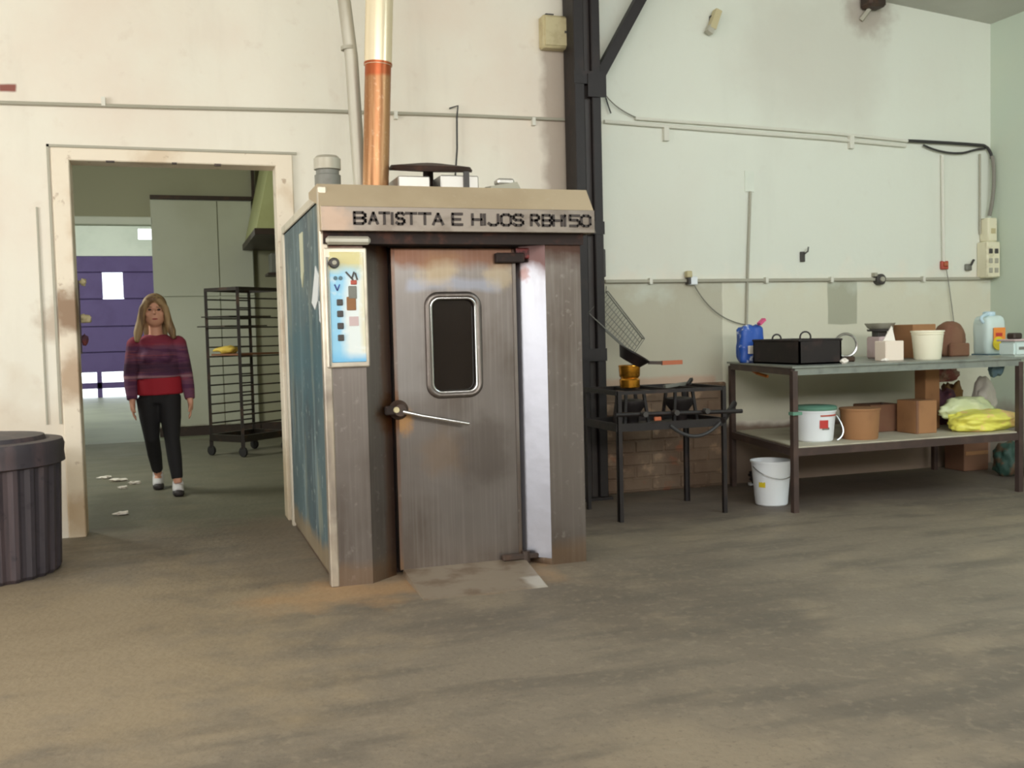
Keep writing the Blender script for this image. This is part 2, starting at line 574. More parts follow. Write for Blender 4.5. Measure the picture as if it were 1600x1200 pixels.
m_pinksack = mat('pale_pink_sack', (202, 180, 180), .8, coord='obj', layers=[('noise', 5, .5, .6, (182, 160, 156), .7)])
m_drum = mat('dark_ribbed_plastic', (62, 56, 62), .5, layers=[('noise', (12, 12, .8), .45, .65, (92, 76, 78), .7), ('noise', 16, .58, .7, (44, 38, 46), .7)])
m_gold = mat('brass_pot', (214, 150, 52), .25, metal=.9, layers=[('noise', 9, .5, .7, (150, 90, 40), .6)])
m_ledge = mat('raw_grimy_masonry', (118, 98, 80), .85, layers=[('noise', 3, .42, .62, (100, 78, 62), .8), ('noise', 8, .55, .68, (166, 138, 112), .6), ('noise', 4, .6, .7, (150, 84, 54), .6)], bump=(10, .6))
m_rack = mat('dark_rack_steel', (48, 42, 38), .5, metal=.4, layers=[('noise', 6, .5, .7, (92, 66, 50), .6)])
m_tyre = mat('black_rubber', (34, 32, 32), .7)
m_clothy = mat('yellow_cloth', (222, 190, 84), .8)
m_hood = mat('yellowish_hood_sheet', (186, 190, 138), .5, layers=[('noise', 2, .4, .7, (166, 166, 116), .6)])
m_skin = mat('skin', (212, 156, 130), .55)
m_hair = mat('blond_hair', (164, 136, 98), .6, layers=[('noise', (26, 26, 3), .42, .58, (104, 76, 54), .85)], bump=(40, .5))
m_knit = mat('purple_striped_knit', (112, 66, 92), .85, layers=[('noise', (3, 3, 30), .48, .56, (86, 44, 78), .9), ('noise', (3, 3, 44), .56, .62, (150, 76, 86), .7), ('box', (None, None, None, None, 1.19, 1.4), .04, (140, 44, 62), .8), ('box', (None, None, None, None, .96, 1.05), .03, (60, 34, 58), .8), ('box', (None, None, None, None, .925, .945), .008, (170, 130, 136), .6)], bump=(60, .4))
m_shirt = mat('red_cotton', (160, 26, 44), .8)
m_trouser = mat('black_cotton', (26, 24, 28), .8)
m_shoe = mat('white_trainer', (212, 210, 212), .6)
m_sole = mat('dark_shoe_toe', (52, 46, 48), .6)
m_eye = mat('dark_eye', (50, 36, 30), .4)
m_lip = mat('lip', (160, 70, 70), .5)

# ------------------------------------------------------------------ the setting
W = 6.81          # front of the back wall
DX0, DX1, DZ = -.573, .696, 2.36
CE = lambda x: 3.80 + (5.6 - x) * .09     # roof line falls to the right

mb = MB()


def wallpiece(x0, x1, z0, y0=W, y1=W + .17, top=None):
    t0 = CE(x0) if top is None else top
    t1 = CE(x1) if top is None else top
    mb.hexa([(x0, y0), (x1, y0), (x1, y1), (x0, y1)], [(x0, y0), (x1, y0), (x1, y1), (x0, y1)], z0, [t0, t1, t1, t0])


wallpiece(-6.2, DX0, 0)
wallpiece(DX1, 6.70, 0)
mb.hexa([(DX0, W), (DX1, W), (DX1, W + .17), (DX0, W + .17)], [(DX0, W), (DX1, W), (DX1, W + .17), (DX0, W + .17)], DZ, [CE(DX0), CE(DX1), CE(DX1), CE(DX0)])
S(mb, 'wall_back', m_wall)
mb = MB()
mb.hexa([(6.62, -7), (6.80, -7), (6.80, W), (6.62, W)], [(6.62, -7), (6.80, -7), (6.80, W), (6.62, W)], 0, [CE(6.62), CE(6.8), CE(6.8), CE(6.62)])
S(mb, 'wall_right', m_wallr)
# left wall with its gate opening y 0.4..4.2, z 0..3.6
mb = MB()
mb.box(-6.2, -6.0, -7, .4, 0, 4.9)
mb.box(-6.2, -6.0, 4.2, W, 0, 4.9)
mb.box(-6.2, -6.0, .4, 4.2, 3.6, 4.9)
S(mb, 'wall_left', m_hallwall)
S(MB().box(-6.2, 6.8, -7.2, -7.0, 0, 3.1), 'wall_front', m_hallwall)
mb = MB()
mb.prism([(-6.2, -7, CE(-6.2)), (6.8, -7, CE(6.8)), (6.8, -7, CE(6.8) + .1), (-6.2, -7, CE(-6.2) + .1)], (0, W + 7.2, 0))
S(mb, 'ceiling', m_ceil)
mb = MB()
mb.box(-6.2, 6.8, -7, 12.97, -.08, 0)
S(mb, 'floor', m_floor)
mb = MB()
mb.box(-4.4, 2.4, 12.985, 24.1, -.08, 0)
S(mb, 'floor_hall', m_floor2)
mb = MB()
mb.box(-8, 6, 24.12, 40, -.1, -.02)
mb.box(-40, -6.22, -20, 20, -.1, -.02)
mb.box(-6.1, 30, -20, -7.05, -.1, -.02)
S(mb, 'ground_yard', m_yard)

# doorway trim: two posts, a head, thin outer bead
door = S(MB().box(DX0 - .09, DX0 + .012, W - .03, W + .175, 0, DZ + .0, .006), 'door_1', m_trimw)
S(MB().box(DX1 - .012, DX1 + .10, W - .03, W + .175, 0, DZ, .006), 'post', m_trimw, door)
S(MB().box(DX0 - .09, DX1 + .10, W - .03, W + .175, DZ - .012, DZ + .065, .006), 'header', m_trimw, door)
b = MB()
b.box(DX0 - .115, DX1 + .13, W - .014, W + .004, DZ + .07, DZ + .085)
b.box(DX0 - .115, DX0 - .10, W - .014, W + .004, .72, DZ + .085)
b.box(DX0 - .19, DX0 - .18, W - .012, W + .004, .72, 2.06)
S(b, 'bead', m_condg, door)
for x0, x1, z0 in ((.04, .07, DZ - .016), (.30, .34, DZ - .02), (-.35, -.30, DZ - .016)):
    S(MB().box(x0, x1, W - .03, W, z0, DZ - .008), 'chip', m_darkline, door)

# masonry ledge behind the stove
led = MB()
led.box(2.98, 4.02, W - .05, W + .01, 0, .80, .012)
ledge = S(led, 'wall_ledge', m_ledge)
random.seed(5)
brick_me = None
r_ = 0
z = .02
while z < .76:
    x = 3.0 + (0.0 if r_ % 2 else -.11)
    while x < 4.0:
        x0, x1 = max(x, 2.99), min(x + .225, 4.01)
        if x1 - x0 > .05:
            d = random.uniform(.004, .012)
            q = MB().box(x0, x1, W - .05 - d, W - .045, z, z + .082, .006)
            S(q, 'brick', m_ledge, ledge)
        x += .24
    z += .094
    r_ += 1

# conduits on the wall, following its slight sag
cp = [(-6.0, 2.70), (-.933, 2.683), (0, 2.70), (.908, 2.722), (2.0, 2.738), (2.82, 2.742)]
o = tag(MB().tube([(x, W - .018, z) for x, z in cp], .011, 8).build('conduit_pipe', m_condg, smooth=True), 'thin grey conduit crossing the cream wall above the doorway, left of the dark column', 'pipe')
for x in (-.35, 1.5, 2.5):
    MB().box(x - .012, x + .012, W - .032, W, 2.69, 2.745).build('clip', m_cond, o)
t = thing('conduit_bend', (4.4, W, 2.7), 'pair of pale conduits sagging along the wall right of the column', 'pipe')
MB().tube([(3.05, W - .018, 2.742), (4.0, W - .018, 2.715), (5.0, W - .018, 2.69), (5.73, W - .018, 2.66)], .014, 8).build('lower_conduit', m_cond, t, True)
MB().tube([(3.3, W - .018, 2.775), (4.2, W - .018, 2.755), (5.0, W - .018, 2.735), (5.75, W - .018, 2.70)], .012, 8).build('upper_conduit', m_cond, t, True)
for x in (3.55, 5.2):
    MB().box(x - .02, x + .02, W - .035, W, 2.62, 2.66 + .06).build('bracket', m_cond, t)
tag(MB().tube(arc((5.75, W - .03, 2.70), (6.2, W - .035, 2.70), (6.52, W - .03, 2.69)) + arc((6.56, W - .03, 2.67), (6.60, W - .04, 2.62), (6.59, W - .04, 2.58), 4), .013, 8).build('black_cable', m_cable, smooth=True), 'black cable running level into the room corner at upper right', 'cable')
tag(MB().tube(arc((5.9, W - .03, 2.67), (6.1, W - .03, 2.60), (6.3, W - .03, 2.62)) + arc((6.35, W - .03, 2.63), (6.45, W - .03, 2.66), (6.53, W - .03, 2.665), 5), .009, 8).build('black_cable', m_cable, smooth=True), 'thinner black cable drooping in a shallow loop under the level one', 'cable')
tag(MB().tube(arc((6.59, W - .05, 2.60), (6.68 - .09, W - .10, 2.36), (6.56, W - .05, 2.10)), .016, 8).build('hanging_cable', m_cableg, smooth=True), 'grey cable bundle curving down the corner to the ivory switch box', 'cable')
tag(MB().tube([(6.49, W - .02, 2.62), (6.49, W - .02, 1.95)], .008, 8).build('drop_conduit', m_condg, smooth=True), 'thin vertical conduit just left of the ivory switch box', 'pipe')
tag(MB().tube([(6.10, W - .018, 2.60), (6.11, W - .018, 1.72)], .014, 8).build('drop_conduit', m_cond, smooth=True), 'white vertical conduit dropping to the red socket', 'pipe')
t = thing('drop_conduit', (4.2, W, 1.2), 'pinkish vertical conduit behind the blue bag, ending at mid wall', 'pipe')
MB().tube([(4.27, W - .018, 2.26), (4.235, W - .018, 1.58), (4.22, W - .018, 1.2)], .010, 8).build('tube', m_condg, t, True)
MB().box(4.23, 4.31, W - .008, W + .002, 2.26, 2.42).build('patch', m_white, t)
t = thing('wall_rail', (4.8, W, 1.56), 'long grey conduit at shoulder height from the column to the room corner', 'pipe')
MB().box(3.03, 6.62, W - .03, W + .002, 1.565, 1.59, .004).build('rail', m_condg, t)
for x in (3.4, 4.4, 5.0, 5.9):
    MB().box(x - .012, x + .012, W - .036, W, 1.555, 1.60).build('clip', m_cond, t)

# roof end piece under the ceiling, wall lamps, boxes
t = thing('wall_box', (2.66, W, 3.22), 'yellowed metal box high on the wall left of the column', 'box')
MB().box(2.56, 2.76, W - .09, W + .002, 3.225, 3.455, .012).build('housing', m_beige, t, True)
MB().box(2.575, 2.745, W - .100, W - .085, 3.24, 3.44, .004).build('cover', m_beige, t, True)
MB().box(2.72, 2.735, W - .106, W - .098, 3.33, 3.345).build('latch', m_darkp, t)
MB().box(2.60, 2.66, W - .05, W, 3.455, 3.475).build('cable_entry', m_darkp, t)
t = thing('wall_lamp', (3.95, W, 3.47), 'small yellowish tilted lamp bracket high on the wall', 'lamp')
MB().bar((3.985, W - .05, 3.60), (3.93, W - .05, 3.46), .06, .05).build('body', m_beige, t)
MB().bar((3.93, W - .05, 3.475), (3.905, W - .05, 3.43), .055, .05).build('tip', m_pipe, t)
MB().box(3.94, 3.98, W - .03, W, 3.53, 3.57).build('bracket', m_darkp, t)
t = thing('roof_bracket', (5.38, W, 3.70), 'dark grimy beam end poking out just under the roof', 'bracket')
MB().box(5.30, 5.46, W - .14, W, 3.72, CE(5.4) , .02).build('beam_end', m_darkline, t)
MB().bar((5.36, W - .05, 3.72), (5.31, W - .01, 3.64), .03).build('stay', m_condg, t)
t = thing('hook', (4.74, W, 1.72), 'small dark hook on the bare wall above the black pan', 'hook')
MB().box(4.72, 4.76, W - .02, W, 1.72, 1.80, .004).build('plate', m_darkp, t)
MB().tube([(4.75, W - .02, 1.78), (4.77, W - .04, 1.80), (4.775, W - .04, 1.835)], .006, 6).build('prong', m_darkp, t)
t = thing('wall_socket', (3.73, W, 1.54), 'white socket with a yellowish plug right of the column', 'socket')
MB().box(3.715, 3.79, W - .04, W, 1.545, 1.61, .006).build('cover_plate', m_bucket, t)
MB().box(3.69, 3.735, W - .06, W - .01, 1.60, 1.65, .006).build('plug', m_beige, t)
MB().box(3.70, 3.72, W - .062, W - .01, 1.55, 1.60).build('dark_slot', m_darkp, t)
tag(MB().tube(arc((3.76, W - .03, 1.55), (3.92, W - .02, 1.28), (4.21, W - .02, 1.235)), .004, 6).build('thin_cable', m_cableg, smooth=True), 'thin grey cable drooping from the white socket to the conduit behind the blue bag', 'cable')
t = thing('round_junction', (5.46, W, 1.53), 'round dark junction box on the shoulder-high conduit', 'box')
MB().lathe((5.46, W - .0, 1.575), [(.045, 0), (.045, .05), (.035, .06)], 18, axis=(0, -1, 0)).build('body', m_darkp, t, True)
MB().lathe((5.46, W - .06, 1.575), [(.022, 0), (.02, .012)], 14, axis=(0, -1, 0)).build('knob', m_condg, t, True)
MB().box(5.40, 5.43, W - .04, W, 1.60, 1.63).build('tab', m_condg, t)
t = thing('wall_socket', (6.12, W, 1.66), 'red-fronted socket below the white conduit', 'socket')
MB().box(6.085, 6.155, W - .03, W, 1.655, 1.725, .006).build('cover_plate', m_redp, t)
MB().box(6.10, 6.14, W - .045, W - .028, 1.68, 1.71, .004).build('plug', m_orange, t)
t = thing('wall_socket', (6.37, W, 1.65), 'small dark socket between the red one and the ivory switch box', 'socket')
MB().box(6.34, 6.40, W - .03, W, 1.645, 1.70, .006).build('cover_plate', m_motor, t)
MB().bar((6.38, W - .035, 1.69), (6.41, W - .035, 1.735), .014).build('lever', m_darkp, t)
tag(MB().tube(arc((6.13, W - .03, 1.65), (6.18, W - .03, 1.4), (6.22, W - .03, 1.1)), .004, 6).build('thin_cable', m_cableg, smooth=True), 'thin cable hanging from the red socket down to the table', 'cable')
t = thing('switch_box', (6.56, W, 1.58), 'ivory switch box with dark switches in the room corner', 'box')
MB().box(6.47, 6.612, W - .12, W, 1.58, 1.88, .01).build('housing', m_ivory, t, True)
MB().box(6.50, 6.60, W - .10, W, 1.88, 2.08, .01).build('upper_housing', m_ivory, t, True)
for z in (1.64, 1.72, 1.80):
    for x in (6.505, 6.565):
        MB().box(x - .018, x + .018, W - .128, W - .118, z - .02, z + .02, .003).build('switch', m_condg if z != 1.80 else m_darkp, t)
MB().box(6.53, 6.57, W - .108, W - .098, 1.95, 1.99).build('mark', m_beige, t)

# steel column with its brace
t = thing('steel_column', (2.83, W - .12, 0), 'dark double-channel steel column standing against the wall behind the oven', 'column')
ctop = CE(2.9) - .02
for i, (x0, x1) in enumerate(((2.735, 2.812), (2.868, 2.935))):
    MB().box(x0, x1, W - .23, W - .03, .02, ctop, .006).build('channel', m_black, t)
MB().box(2.81, 2.87, W - .19, W - .05, .02, ctop).build('web', m_blackc, t)
MB().box(2.71, 2.96, W - .25, W - .01, 0, .02).build('base_plate', m_black, t)
for z in (1.0, 1.9, 2.95):
    MB().box(2.73, 2.94, W - .236, W - .228, z, z + .09).build('batten', m_black, t)
MB().bar((2.90, W - .13, 2.93), (3.52, W - .13, CE(3.5) - .02), .075, .075).build('brace', m_black, t)
MB().box(2.83, 2.97, W - .245, W - .236, 2.86, 3.02).build('gusset', m_black, t)
MB().box(2.935, 2.965, W - .19, W - .12, 1.60, 1.80, .006).build('cleat', m_darkp, t)
tag(MB().tube(arc((3.0, W - .05, 3.0), (3.1, W - .03, 2.83), (3.35, W - .02, 2.77)), .004, 6).build('thin_cable', m_cableg, smooth=True), 'thin cable drooping from the column brace to the conduits', 'cable')
tag(MB().tube(arc((3.0, W - .03, 3.25), (3.02, W - .03, 3.0), (3.10, W - .03, 2.8), 8), .005, 6).build('thin_cable', m_cable, smooth=True), 'dark wire running down the right edge of the column', 'cable')

# ------------------------------------------------------------------ back room
BX0, BX1, BY = -2.4, 2.3, 13.5
S(MB().box(BX0 - .15, BX0, W + .18, BY, 0, 3.9), 'wall_room_left', m_backwall)
S(MB().box(BX1, BX1 + .15, W + .18, BY, 0, 3.9), 'wall_room_right', m_backwall)
S(MB().box(BX0 - .15, BX1 + .15, W + .18, BY + .15, 3.9, 4.0), 'ceiling_room', m_backwall)
q = MB()
q.box(BX0, BX1, BY, BY + .12, 2.76, 3.9)
q.box(-.20, BX1, BY + .02, BY + .12, 0, 2.76)
S(q, 'wall_partition', m_backwall)
S(MB().box(BX0, -.18, BY - .05, BY + .14, 2.68, 2.78, .01), 'trim_1', m_white)
pf = tag(MB().box(-.20, 1.04, BY - .05, BY + .02, .0, 3.0, .005).build('wall_panelling', m_panel), 'greenish white partition panelling behind the baking rack', 'partition')
for x0, x1, z0, z1 in ((-.19, .60, 1.78, 2.99), (.61, 1.03, 1.78, 2.99), (-.19, .60, .12, 1.76), (.61, 1.03, .12, 1.76)):
    MB().box(x0, x1, BY - .075, BY - .05, z0, z1, .004).build('panel', m_panel, pf)
MB().box(-.20, 1.04, BY - .09, BY - .04, 3.0, 3.05).build('rail', m_darkline, pf)
MB().box(-.20, 1.04, BY - .085, BY - .045, 0, .11).build('baseboard', m_darkline, pf)
S(MB().box(1.04, BX1, BY - .06, BY, 0, .12), 'baseboard_back', m_darkline)
tag(MB().bar((1.06, BY - .08, 3.02), (1.06, BY - .08, 3.9), .04).build('corner_post', m_darkline), 'thin dark upright above the partition panelling', 'post')
# extractor hood hanging at the right
t = thing('extractor_hood', (1.4, 12.2, 2.3), 'yellowish sloping extractor hood hanging at the doorway top right', 'hood')
hp = [(1.02, 3.88), (.92, 2.42), (1.5, 2.42), (2.28, 2.6), (2.28, 3.88)]
q = MB()
q.hexa([(.92, 11.4), (2.28, 11.4), (2.28, 13.4), (.92, 13.4)], [(1.26, 11.4), (2.28, 11.4), (2.28, 13.4), (1.26, 13.4)], 2.42, 3.88)
q.build('canopy', m_hood, t)
MB().box(.90, 2.29, 11.36, 13.40, 2.36, 2.43).build('rim', m_darkline, t)
t = thing('wall_shelf', (1.35, 12.6, 1.95), 'small dark wall shelf with a dull brown box under the hood', 'shelf')
MB().box(1.12, 2.2, 12.4, 12.8, 1.98, 2.01).build('board', m_darkline, t)
MB().box(1.16, 1.8, 12.45, 12.75, 2.01, 2.25, .01).build('tray_box', m_motor, t)
# hall beyond, purple door
HX0, HX1, HY = -4.2, .10, 24.0
S(MB().box(HX0 - .15, HX0, BY + .15, HY, 0, 4.4), 'wall_hall_left', m_white)
S(MB().box(HX1, HX1 + .15, BY + .15, HY, 0, 4.4), 'wall_hall_right', m_white)
S(MB().box(HX0 - .15, HX1 + .15, BY + .15, HY + .15, 4.4, 4.5), 'ceiling_hall', m_white)
S(MB().box(-4.2, BX0, BY, BY + .15, 0, 4.4), 'wall_hall_front', m_white)
PX0, PX1 = -2.9, -.30
q = MB()
q.box(HX0, PX0, HY, HY + .12, 0, 4.4)
q.box(PX0, -.64, HY, HY + .12, 3.13, 4.4)
q.box(-.64, -.27, HY, HY + .12, 3.13, 3.50)
q.box(-.64, -.27, HY, HY + .12, 3.74, 4.4)
q.box(-.27, HX1, HY, HY + .12, 0, 4.4)
S(q, 'wall_far', m_white)
gate = thing('purple_gate', (-1.6, HY, 0), 'purple panelled gate with a bright square window at the far end', 'gate')
zz = [.56, 1.0, 1.57, 2.18, 2.77, 3.13]
for z0, z1 in zip(zz, zz[1:]):
    q = MB()
    if 2.1 < z0 < 2.5:
        q.box(PX0, -1.42, HY - .03, HY + .03, z0 + .012, z1 - .012, .006)
        q.box(-1.0, PX1, HY - .03, HY + .03, z0 + .012, z1 - .012, .006)
    else:
        q.box(PX0, PX1, HY - .03, HY + .03, z0 + .012, z1 - .012, .006)
    q.build('panel', m_purple, gate)
MB().box(PX0, PX1, HY + .03, HY + .05, .56, 2.18).build('backing', m_purple, gate)
MB().box(PX0, PX1, HY + .03, HY + .05, 2.765, 3.13).build('backing', m_purple, gate)
MB().box(PX0, -1.43, HY + .03, HY + .05, 2.175, 2.77).build('backing', m_purple, gate)
MB().box(-.99, PX1, HY + .03, HY + .05, 2.175, 2.77).build('backing', m_purple, gate)
for x in (-2.86, -1.60 + .03, -.34 - .04):
    MB().box(x - .05, x + .05, HY - .03, HY + .04, .0, .58).build('stile', m_purple, gate)
MB().box(PX0, PX1, HY - .03, HY + .04, .20, .33).build('bottom_rail', m_purple, gate)

# baking rack
def rack():
    A = Vector((.345, 11.0, 0))
    d = Vector((.75, .65, 0)).normalized()
    e = Vector((.65, -.75, 0)).normalized()
    LA, LB = .62, .46
    P = [A, A + d * LA, A + e * LB, A + e * LB + d * LA]
    c = (P[0] + P[3]) / 2
    t = thing('baking_rack', (c.x, c.y, 0), 'tall dark wheeled baking rack standing in the back room', 'rack')
    for p in P:
        MB().bar(p + Vector((0, 0, .16)), p + Vector((0, 0, 1.75)), .032).build('post', m_rack, t)
        w_ = MB()
        w_.lathe(p + Vector((0, 0, .055)) - d * .015, [(.02, 0), (.052, .002), (.055, .015), (.052, .028), (.02, .03)], 16, axis=d)
        w_.build('wheel', m_tyre, t, True)
        MB().box(p.x - .02, p.x + .02, p.y - .02, p.y + .02, .09, .17).build('fork', m_rack, t)
    for a, b in ((0, 1), (2, 3), (0, 2), (1, 3)):
        MB().bar(P[a] + Vector((0, 0, 1.74)), P[b] + Vector((0, 0, 1.74)), .035).build('top_rail', m_rack, t)
        MB().bar(P[a] + Vector((0, 0, .19)), P[b] + Vector((0, 0, .19)), .045, .07).build('base_rail', m_rack, t)
    for i in range(14):
        z_ = .34 + i * .1
        for a, b in ((0, 1), (2, 3)):
            MB().bar(P[a] + Vector((0, 0, z_)), P[b] + Vector((0, 0, z_)), .03, .014).build('runner', m_rack, t)
    # trays that stand in it
    for k, z_, ex, lab in ((0, 1.45, .10, 'upper thin dark tray sticking out left of the baking rack'), (1, 1.35, .16, 'lower thin dark tray sticking out furthest left of the baking rack')):
        a = P[0] - d * ex + e * .03
        q = MB().prism([a + Vector((0, 0, z_)), a + d * .6 + Vector((0, 0, z_)), a + d * .6 + e * .40 + Vector((0, 0, z_)), a + e * .40 + Vector((0, 0, z_))], (0, 0, .012))
        tag(q.build('baking_tray', m_rack), lab, 'tray', 'baking trays in the rack')
    a = P[0] + e * .03 + d * .02
    z_ = 1.052
    q = MB().prism([a + Vector((0, 0, z_)), a + d * .58 + Vector((0, 0, z_)), a + d * .58 + e * .42 + Vector((0, 0, z_)), a + e * .42 + Vector((0, 0, z_))], (0, 0, .018))
    tag(q.build('baking_tray', mat('brown_baked_tray', (122, 80, 54), .6)), 'brown tray at mid height of the rack, under the yellow cloth', 'tray', 'baking trays in the rack')
    q = MB().blob((P[0].x + .20, P[0].y - .05, z_ + .018), (.26, .20, .10), 4, 3, .45, 8, 2)
    tag(q.build('yellow_cloth', m_clothy, smooth='all'), 'crumpled yellow cloth lying on the middle rack tray', 'cloth')
    q = MB().blob((P[3].x + .0, P[3].y - .12, .62), (.16, .14, .36), 6, 3, .2, 8, 2.4)


rack()

# trinkets tied at the far side of the left jamb
t = thing('hanging_ribbon', (-.545, W + .21, 1.2), 'little yellow and red ribbons tied beside the left door post', 'ribbon')
MB().box(DX0 + .012, DX0 + .02, W + .175, W + .19, 1.15, 1.62).build('cord', m_darkline, t)
MB().blob((DX0 + .045, W + .20, 1.345), (.08, .05, .06), 3, 3, .4, 8, 2, False).build('yellow_bow', m_beige, t, 'all')
MB().blob((DX0 + .04, W + .20, 1.585), (.05, .04, .05), 5, 3, .4, 8, 2, False).build('yellow_bow', m_beige, t, 'all')
MB().blob((DX0 + .035, W + .20, 1.20), (.045, .04, .08), 8, 3, .4, 8, 2, False).build('red_bow', m_darkbag, t, 'all')

# white spots on the floor inside the doorway, shaped as crumpled lumps
random.seed(11)
for i, (x, y, s_, lab) in enumerate((
        (-.50, 9.40, .10, 'white spot nearest the walking woman, largest on the doorway floor'), (-.36, 9.15, .07, 'small white spot right of the largest one'),
        (-.62, 9.65, .08, 'white spot furthest back by the left side of the doorway'), (-.397, 7.55, .07, 'lone white spot on the dark floor near the left door post'),
        (-.44, 8.9, .05, 'tiny white spot in front of the largest one'))):
    q = MB()
    q.blob((x, y, 0), (s_ * 1.6, s_, .03), i + 2, 3, .6, 9, 2)
    tag(q.build('white_scrap', m_paper, smooth=False), lab, 'litter', 'white spots on the doorway floor')

# ------------------------------------------------------------------ the oven
OX0, OX1, OY, OB, OH = .69, 2.03, 4.86, 6.60, 1.93
oven = thing('rotary_oven', ((OX0 + OX1) / 2, OY, 0), 'stainless steel rotary rack oven with windowed door and lettered hood', 'oven')
R0, R1, RY = 1.035, 1.715, 4.985     # recess for the door
q = MB()
q.prism([(OX0 + .02, OY, 0), (.89, OY, 0), (R0, RY, 0), (R0, 5.2, 0), (OX0 + .02, 5.2, 0)], (0, 0, OH - .06))
q.build('left_front_panel', m_steel, oven)
q = MB()
q.prism([(1.835, OY, 0), (OX1, OY, 0), (OX1, 5.2, 0), (R1 + .01, 5.2, 0), (R1 + .01, RY + .02, 0)], (0, 0, OH - .06))
q.build('right_front_panel', m_steel, oven)
q = MB()
q.prism([(R1, RY - .004, .035), (1.832, OY - .006, .035), (1.834, OY - .002, .035), (R1 + .004, RY, .035)], (0, 0, 1.68))
q.build('jamb_plate', m_bright, oven)
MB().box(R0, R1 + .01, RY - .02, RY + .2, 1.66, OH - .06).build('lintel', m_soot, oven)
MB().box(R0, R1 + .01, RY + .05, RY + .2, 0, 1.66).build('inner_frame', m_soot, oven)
MB().box(OX0 + .02, OX1 - .003, 5.2, OB, 0, OH - .04).build('body', m_steel, oven)
MB().box(OX0 + .012, OX0 + .022, OY + .05, OB - .03, .03, OH - .02).build('side_panel', m_blue, oven)
MB().box(OX0 - .006, OX0 + .035, OY - .006, OY + .06, 0, OH + .01, .006).build('corner_post', m_alu, oven)
MB().box(OX0 - .002, OX0 + .03, OY + .06, OB, OH - .05, OH, .005).build('top_side_rail', m_alu, oven)
MB().box(OX0 - .0, OX0 + .03, OB - .04, OB + .02, 0, OH, .005).build('rear_post', m_alu, oven)
MB().box(OX0, OX1, OY + .1, OB, OH - .05, OH, .004).build('roof_panel', m_canopy, oven)
# torn film and tape on the blue side
for nm, m_, pts in (('torn_film', m_film, [(5.02, 1.52), (5.14, 1.58), (5.22, 1.50), (5.32, 1.40), (5.2, 1.36), (5.1, 1.40)]),
                    ('torn_film', m_film, [(4.95, 1.36), (5.06, 1.40), (5.05, 1.30), (4.97, 1.28)]),
                    ('tape_patch', m_cream, [(5.62, 1.80), (5.76, 1.80), (5.74, 1.56), (5.70, 1.50), (5.63, 1.58)])):
    MB().prism([(OX0 + .012, y, z) for y, z in pts], (-.005, 0, 0)).build(nm, m_, oven)
# hood
q = MB()
HP = [(OY - .06, 1.725), (OY - .06, 1.838), (OY + .03, 1.955), (OY + .34, 1.955), (OY + .34, 1.925), (OY + .05, 1.86), (OY + .0, 1.725)]
hood = q.prism([(OX0 - .005, y, z) for y, z in HP], (2.085 - OX0 + .005, 0, 0)).build('hood', m_canopy, oven)
# chamfered right end
q = MB()
q.hexa([(2.085, OY - .06), (2.105, OY - .04), (2.105, OY + .3), (2.085, OY + .34)], [(2.085, OY + .03), (2.086, OY + .05), (2.086, OY + .3), (2.085, OY + .34)], 1.725, 1.952)
q.build('end_cap', m_canopyf, hood)
face = MB().box(OX0 - .003, 2.088, OY - .066, OY - .058, 1.722, 1.838, .002).build('face_plate', m_canopyf, hood)
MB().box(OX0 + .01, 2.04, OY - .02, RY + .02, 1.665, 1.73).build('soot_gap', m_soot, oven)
# visor over the control panel
MB().box(OX0 + .02, .925, OY - .04, OY + .0, 1.660, 1.70, .012).build('visor', m_pipe, oven)

# lettering: strokes per letter on a 4x6 grid
ST = {
    'B': [((0, 0), (0, 6)), ((0, 6), (3, 6)), ((3, 6), (4, 5)), ((4, 5), (4, 4)), ((4, 4), (3, 3)), ((0, 3), (3, 3)), ((3, 3), (4, 2)), ((4, 2), (4, 1)), ((4, 1), (3, 0)), ((0, 0), (3, 0))],
    'A': [((0, 0), (2, 6)), ((2, 6), (4, 0)), ((.8, 2), (3.2, 2))],
    'T': [((0, 6), (4, 6)), ((2, 6), (2, 0))],
    'I': [((2, 0), (2, 6))],
    'S': [((4, 5.2), (3, 6)), ((3, 6), (1, 6)), ((1, 6), (0, 5)), ((0, 5), (0, 4)), ((0, 4), (1, 3)), ((1, 3), (3, 3)), ((3, 3), (4, 2)), ((4, 2), (4, 1)), ((4, 1), (3, 0)), ((3, 0), (1, 0)), ((1, 0), (0, .8))],
    'E': [((0, 0), (0, 6)), ((0, 6), (4, 6)), ((0, 3), (3.2, 3)), ((0, 0), (4, 0))],
    'H': [((0, 0), (0, 6)), ((4, 0), (4, 6)), ((0, 3), (4, 3))],
    'J': [((4, 6), (4, 1)), ((4, 1), (3, 0)), ((3, 0), (1, 0)), ((1, 0), (0, 1))],
    'O': [((1, 0), (3, 0)), ((3, 0), (4, 1)), ((4, 1), (4, 5)), ((4, 5), (3, 6)), ((3, 6), (1, 6)), ((1, 6), (0, 5)), ((0, 5), (0, 1)), ((0, 1), (1, 0))],
    'R': [((0, 0), (0, 6)), ((0, 6), (3, 6)), ((3, 6), (4, 5)), ((4, 5), (4, 4)), ((4, 4), (3, 3)), ((0, 3), (3, 3)), ((2, 3), (4, 0))],
    '1': [((2, 0), (2, 6)), ((2, 6), (1, 5))],
    '5': [((4, 6), (0, 6)), ((0, 6), (0, 3.4)), ((0, 3.4), (3, 3.4)), ((3, 3.4), (4, 2.4)), ((4, 2.4), (4, 1)), ((4, 1), (3, 0)), ((3, 0), (0, 0))],
}
ST['0'] = ST['O']


def px2x(px):   # offset along the hood, read off the photograph once
    return .843 + (px - 553) * (2.066 - .843) / (922 - 553) - (px - 553) * (922 - px) * 1.15e-6 * .5


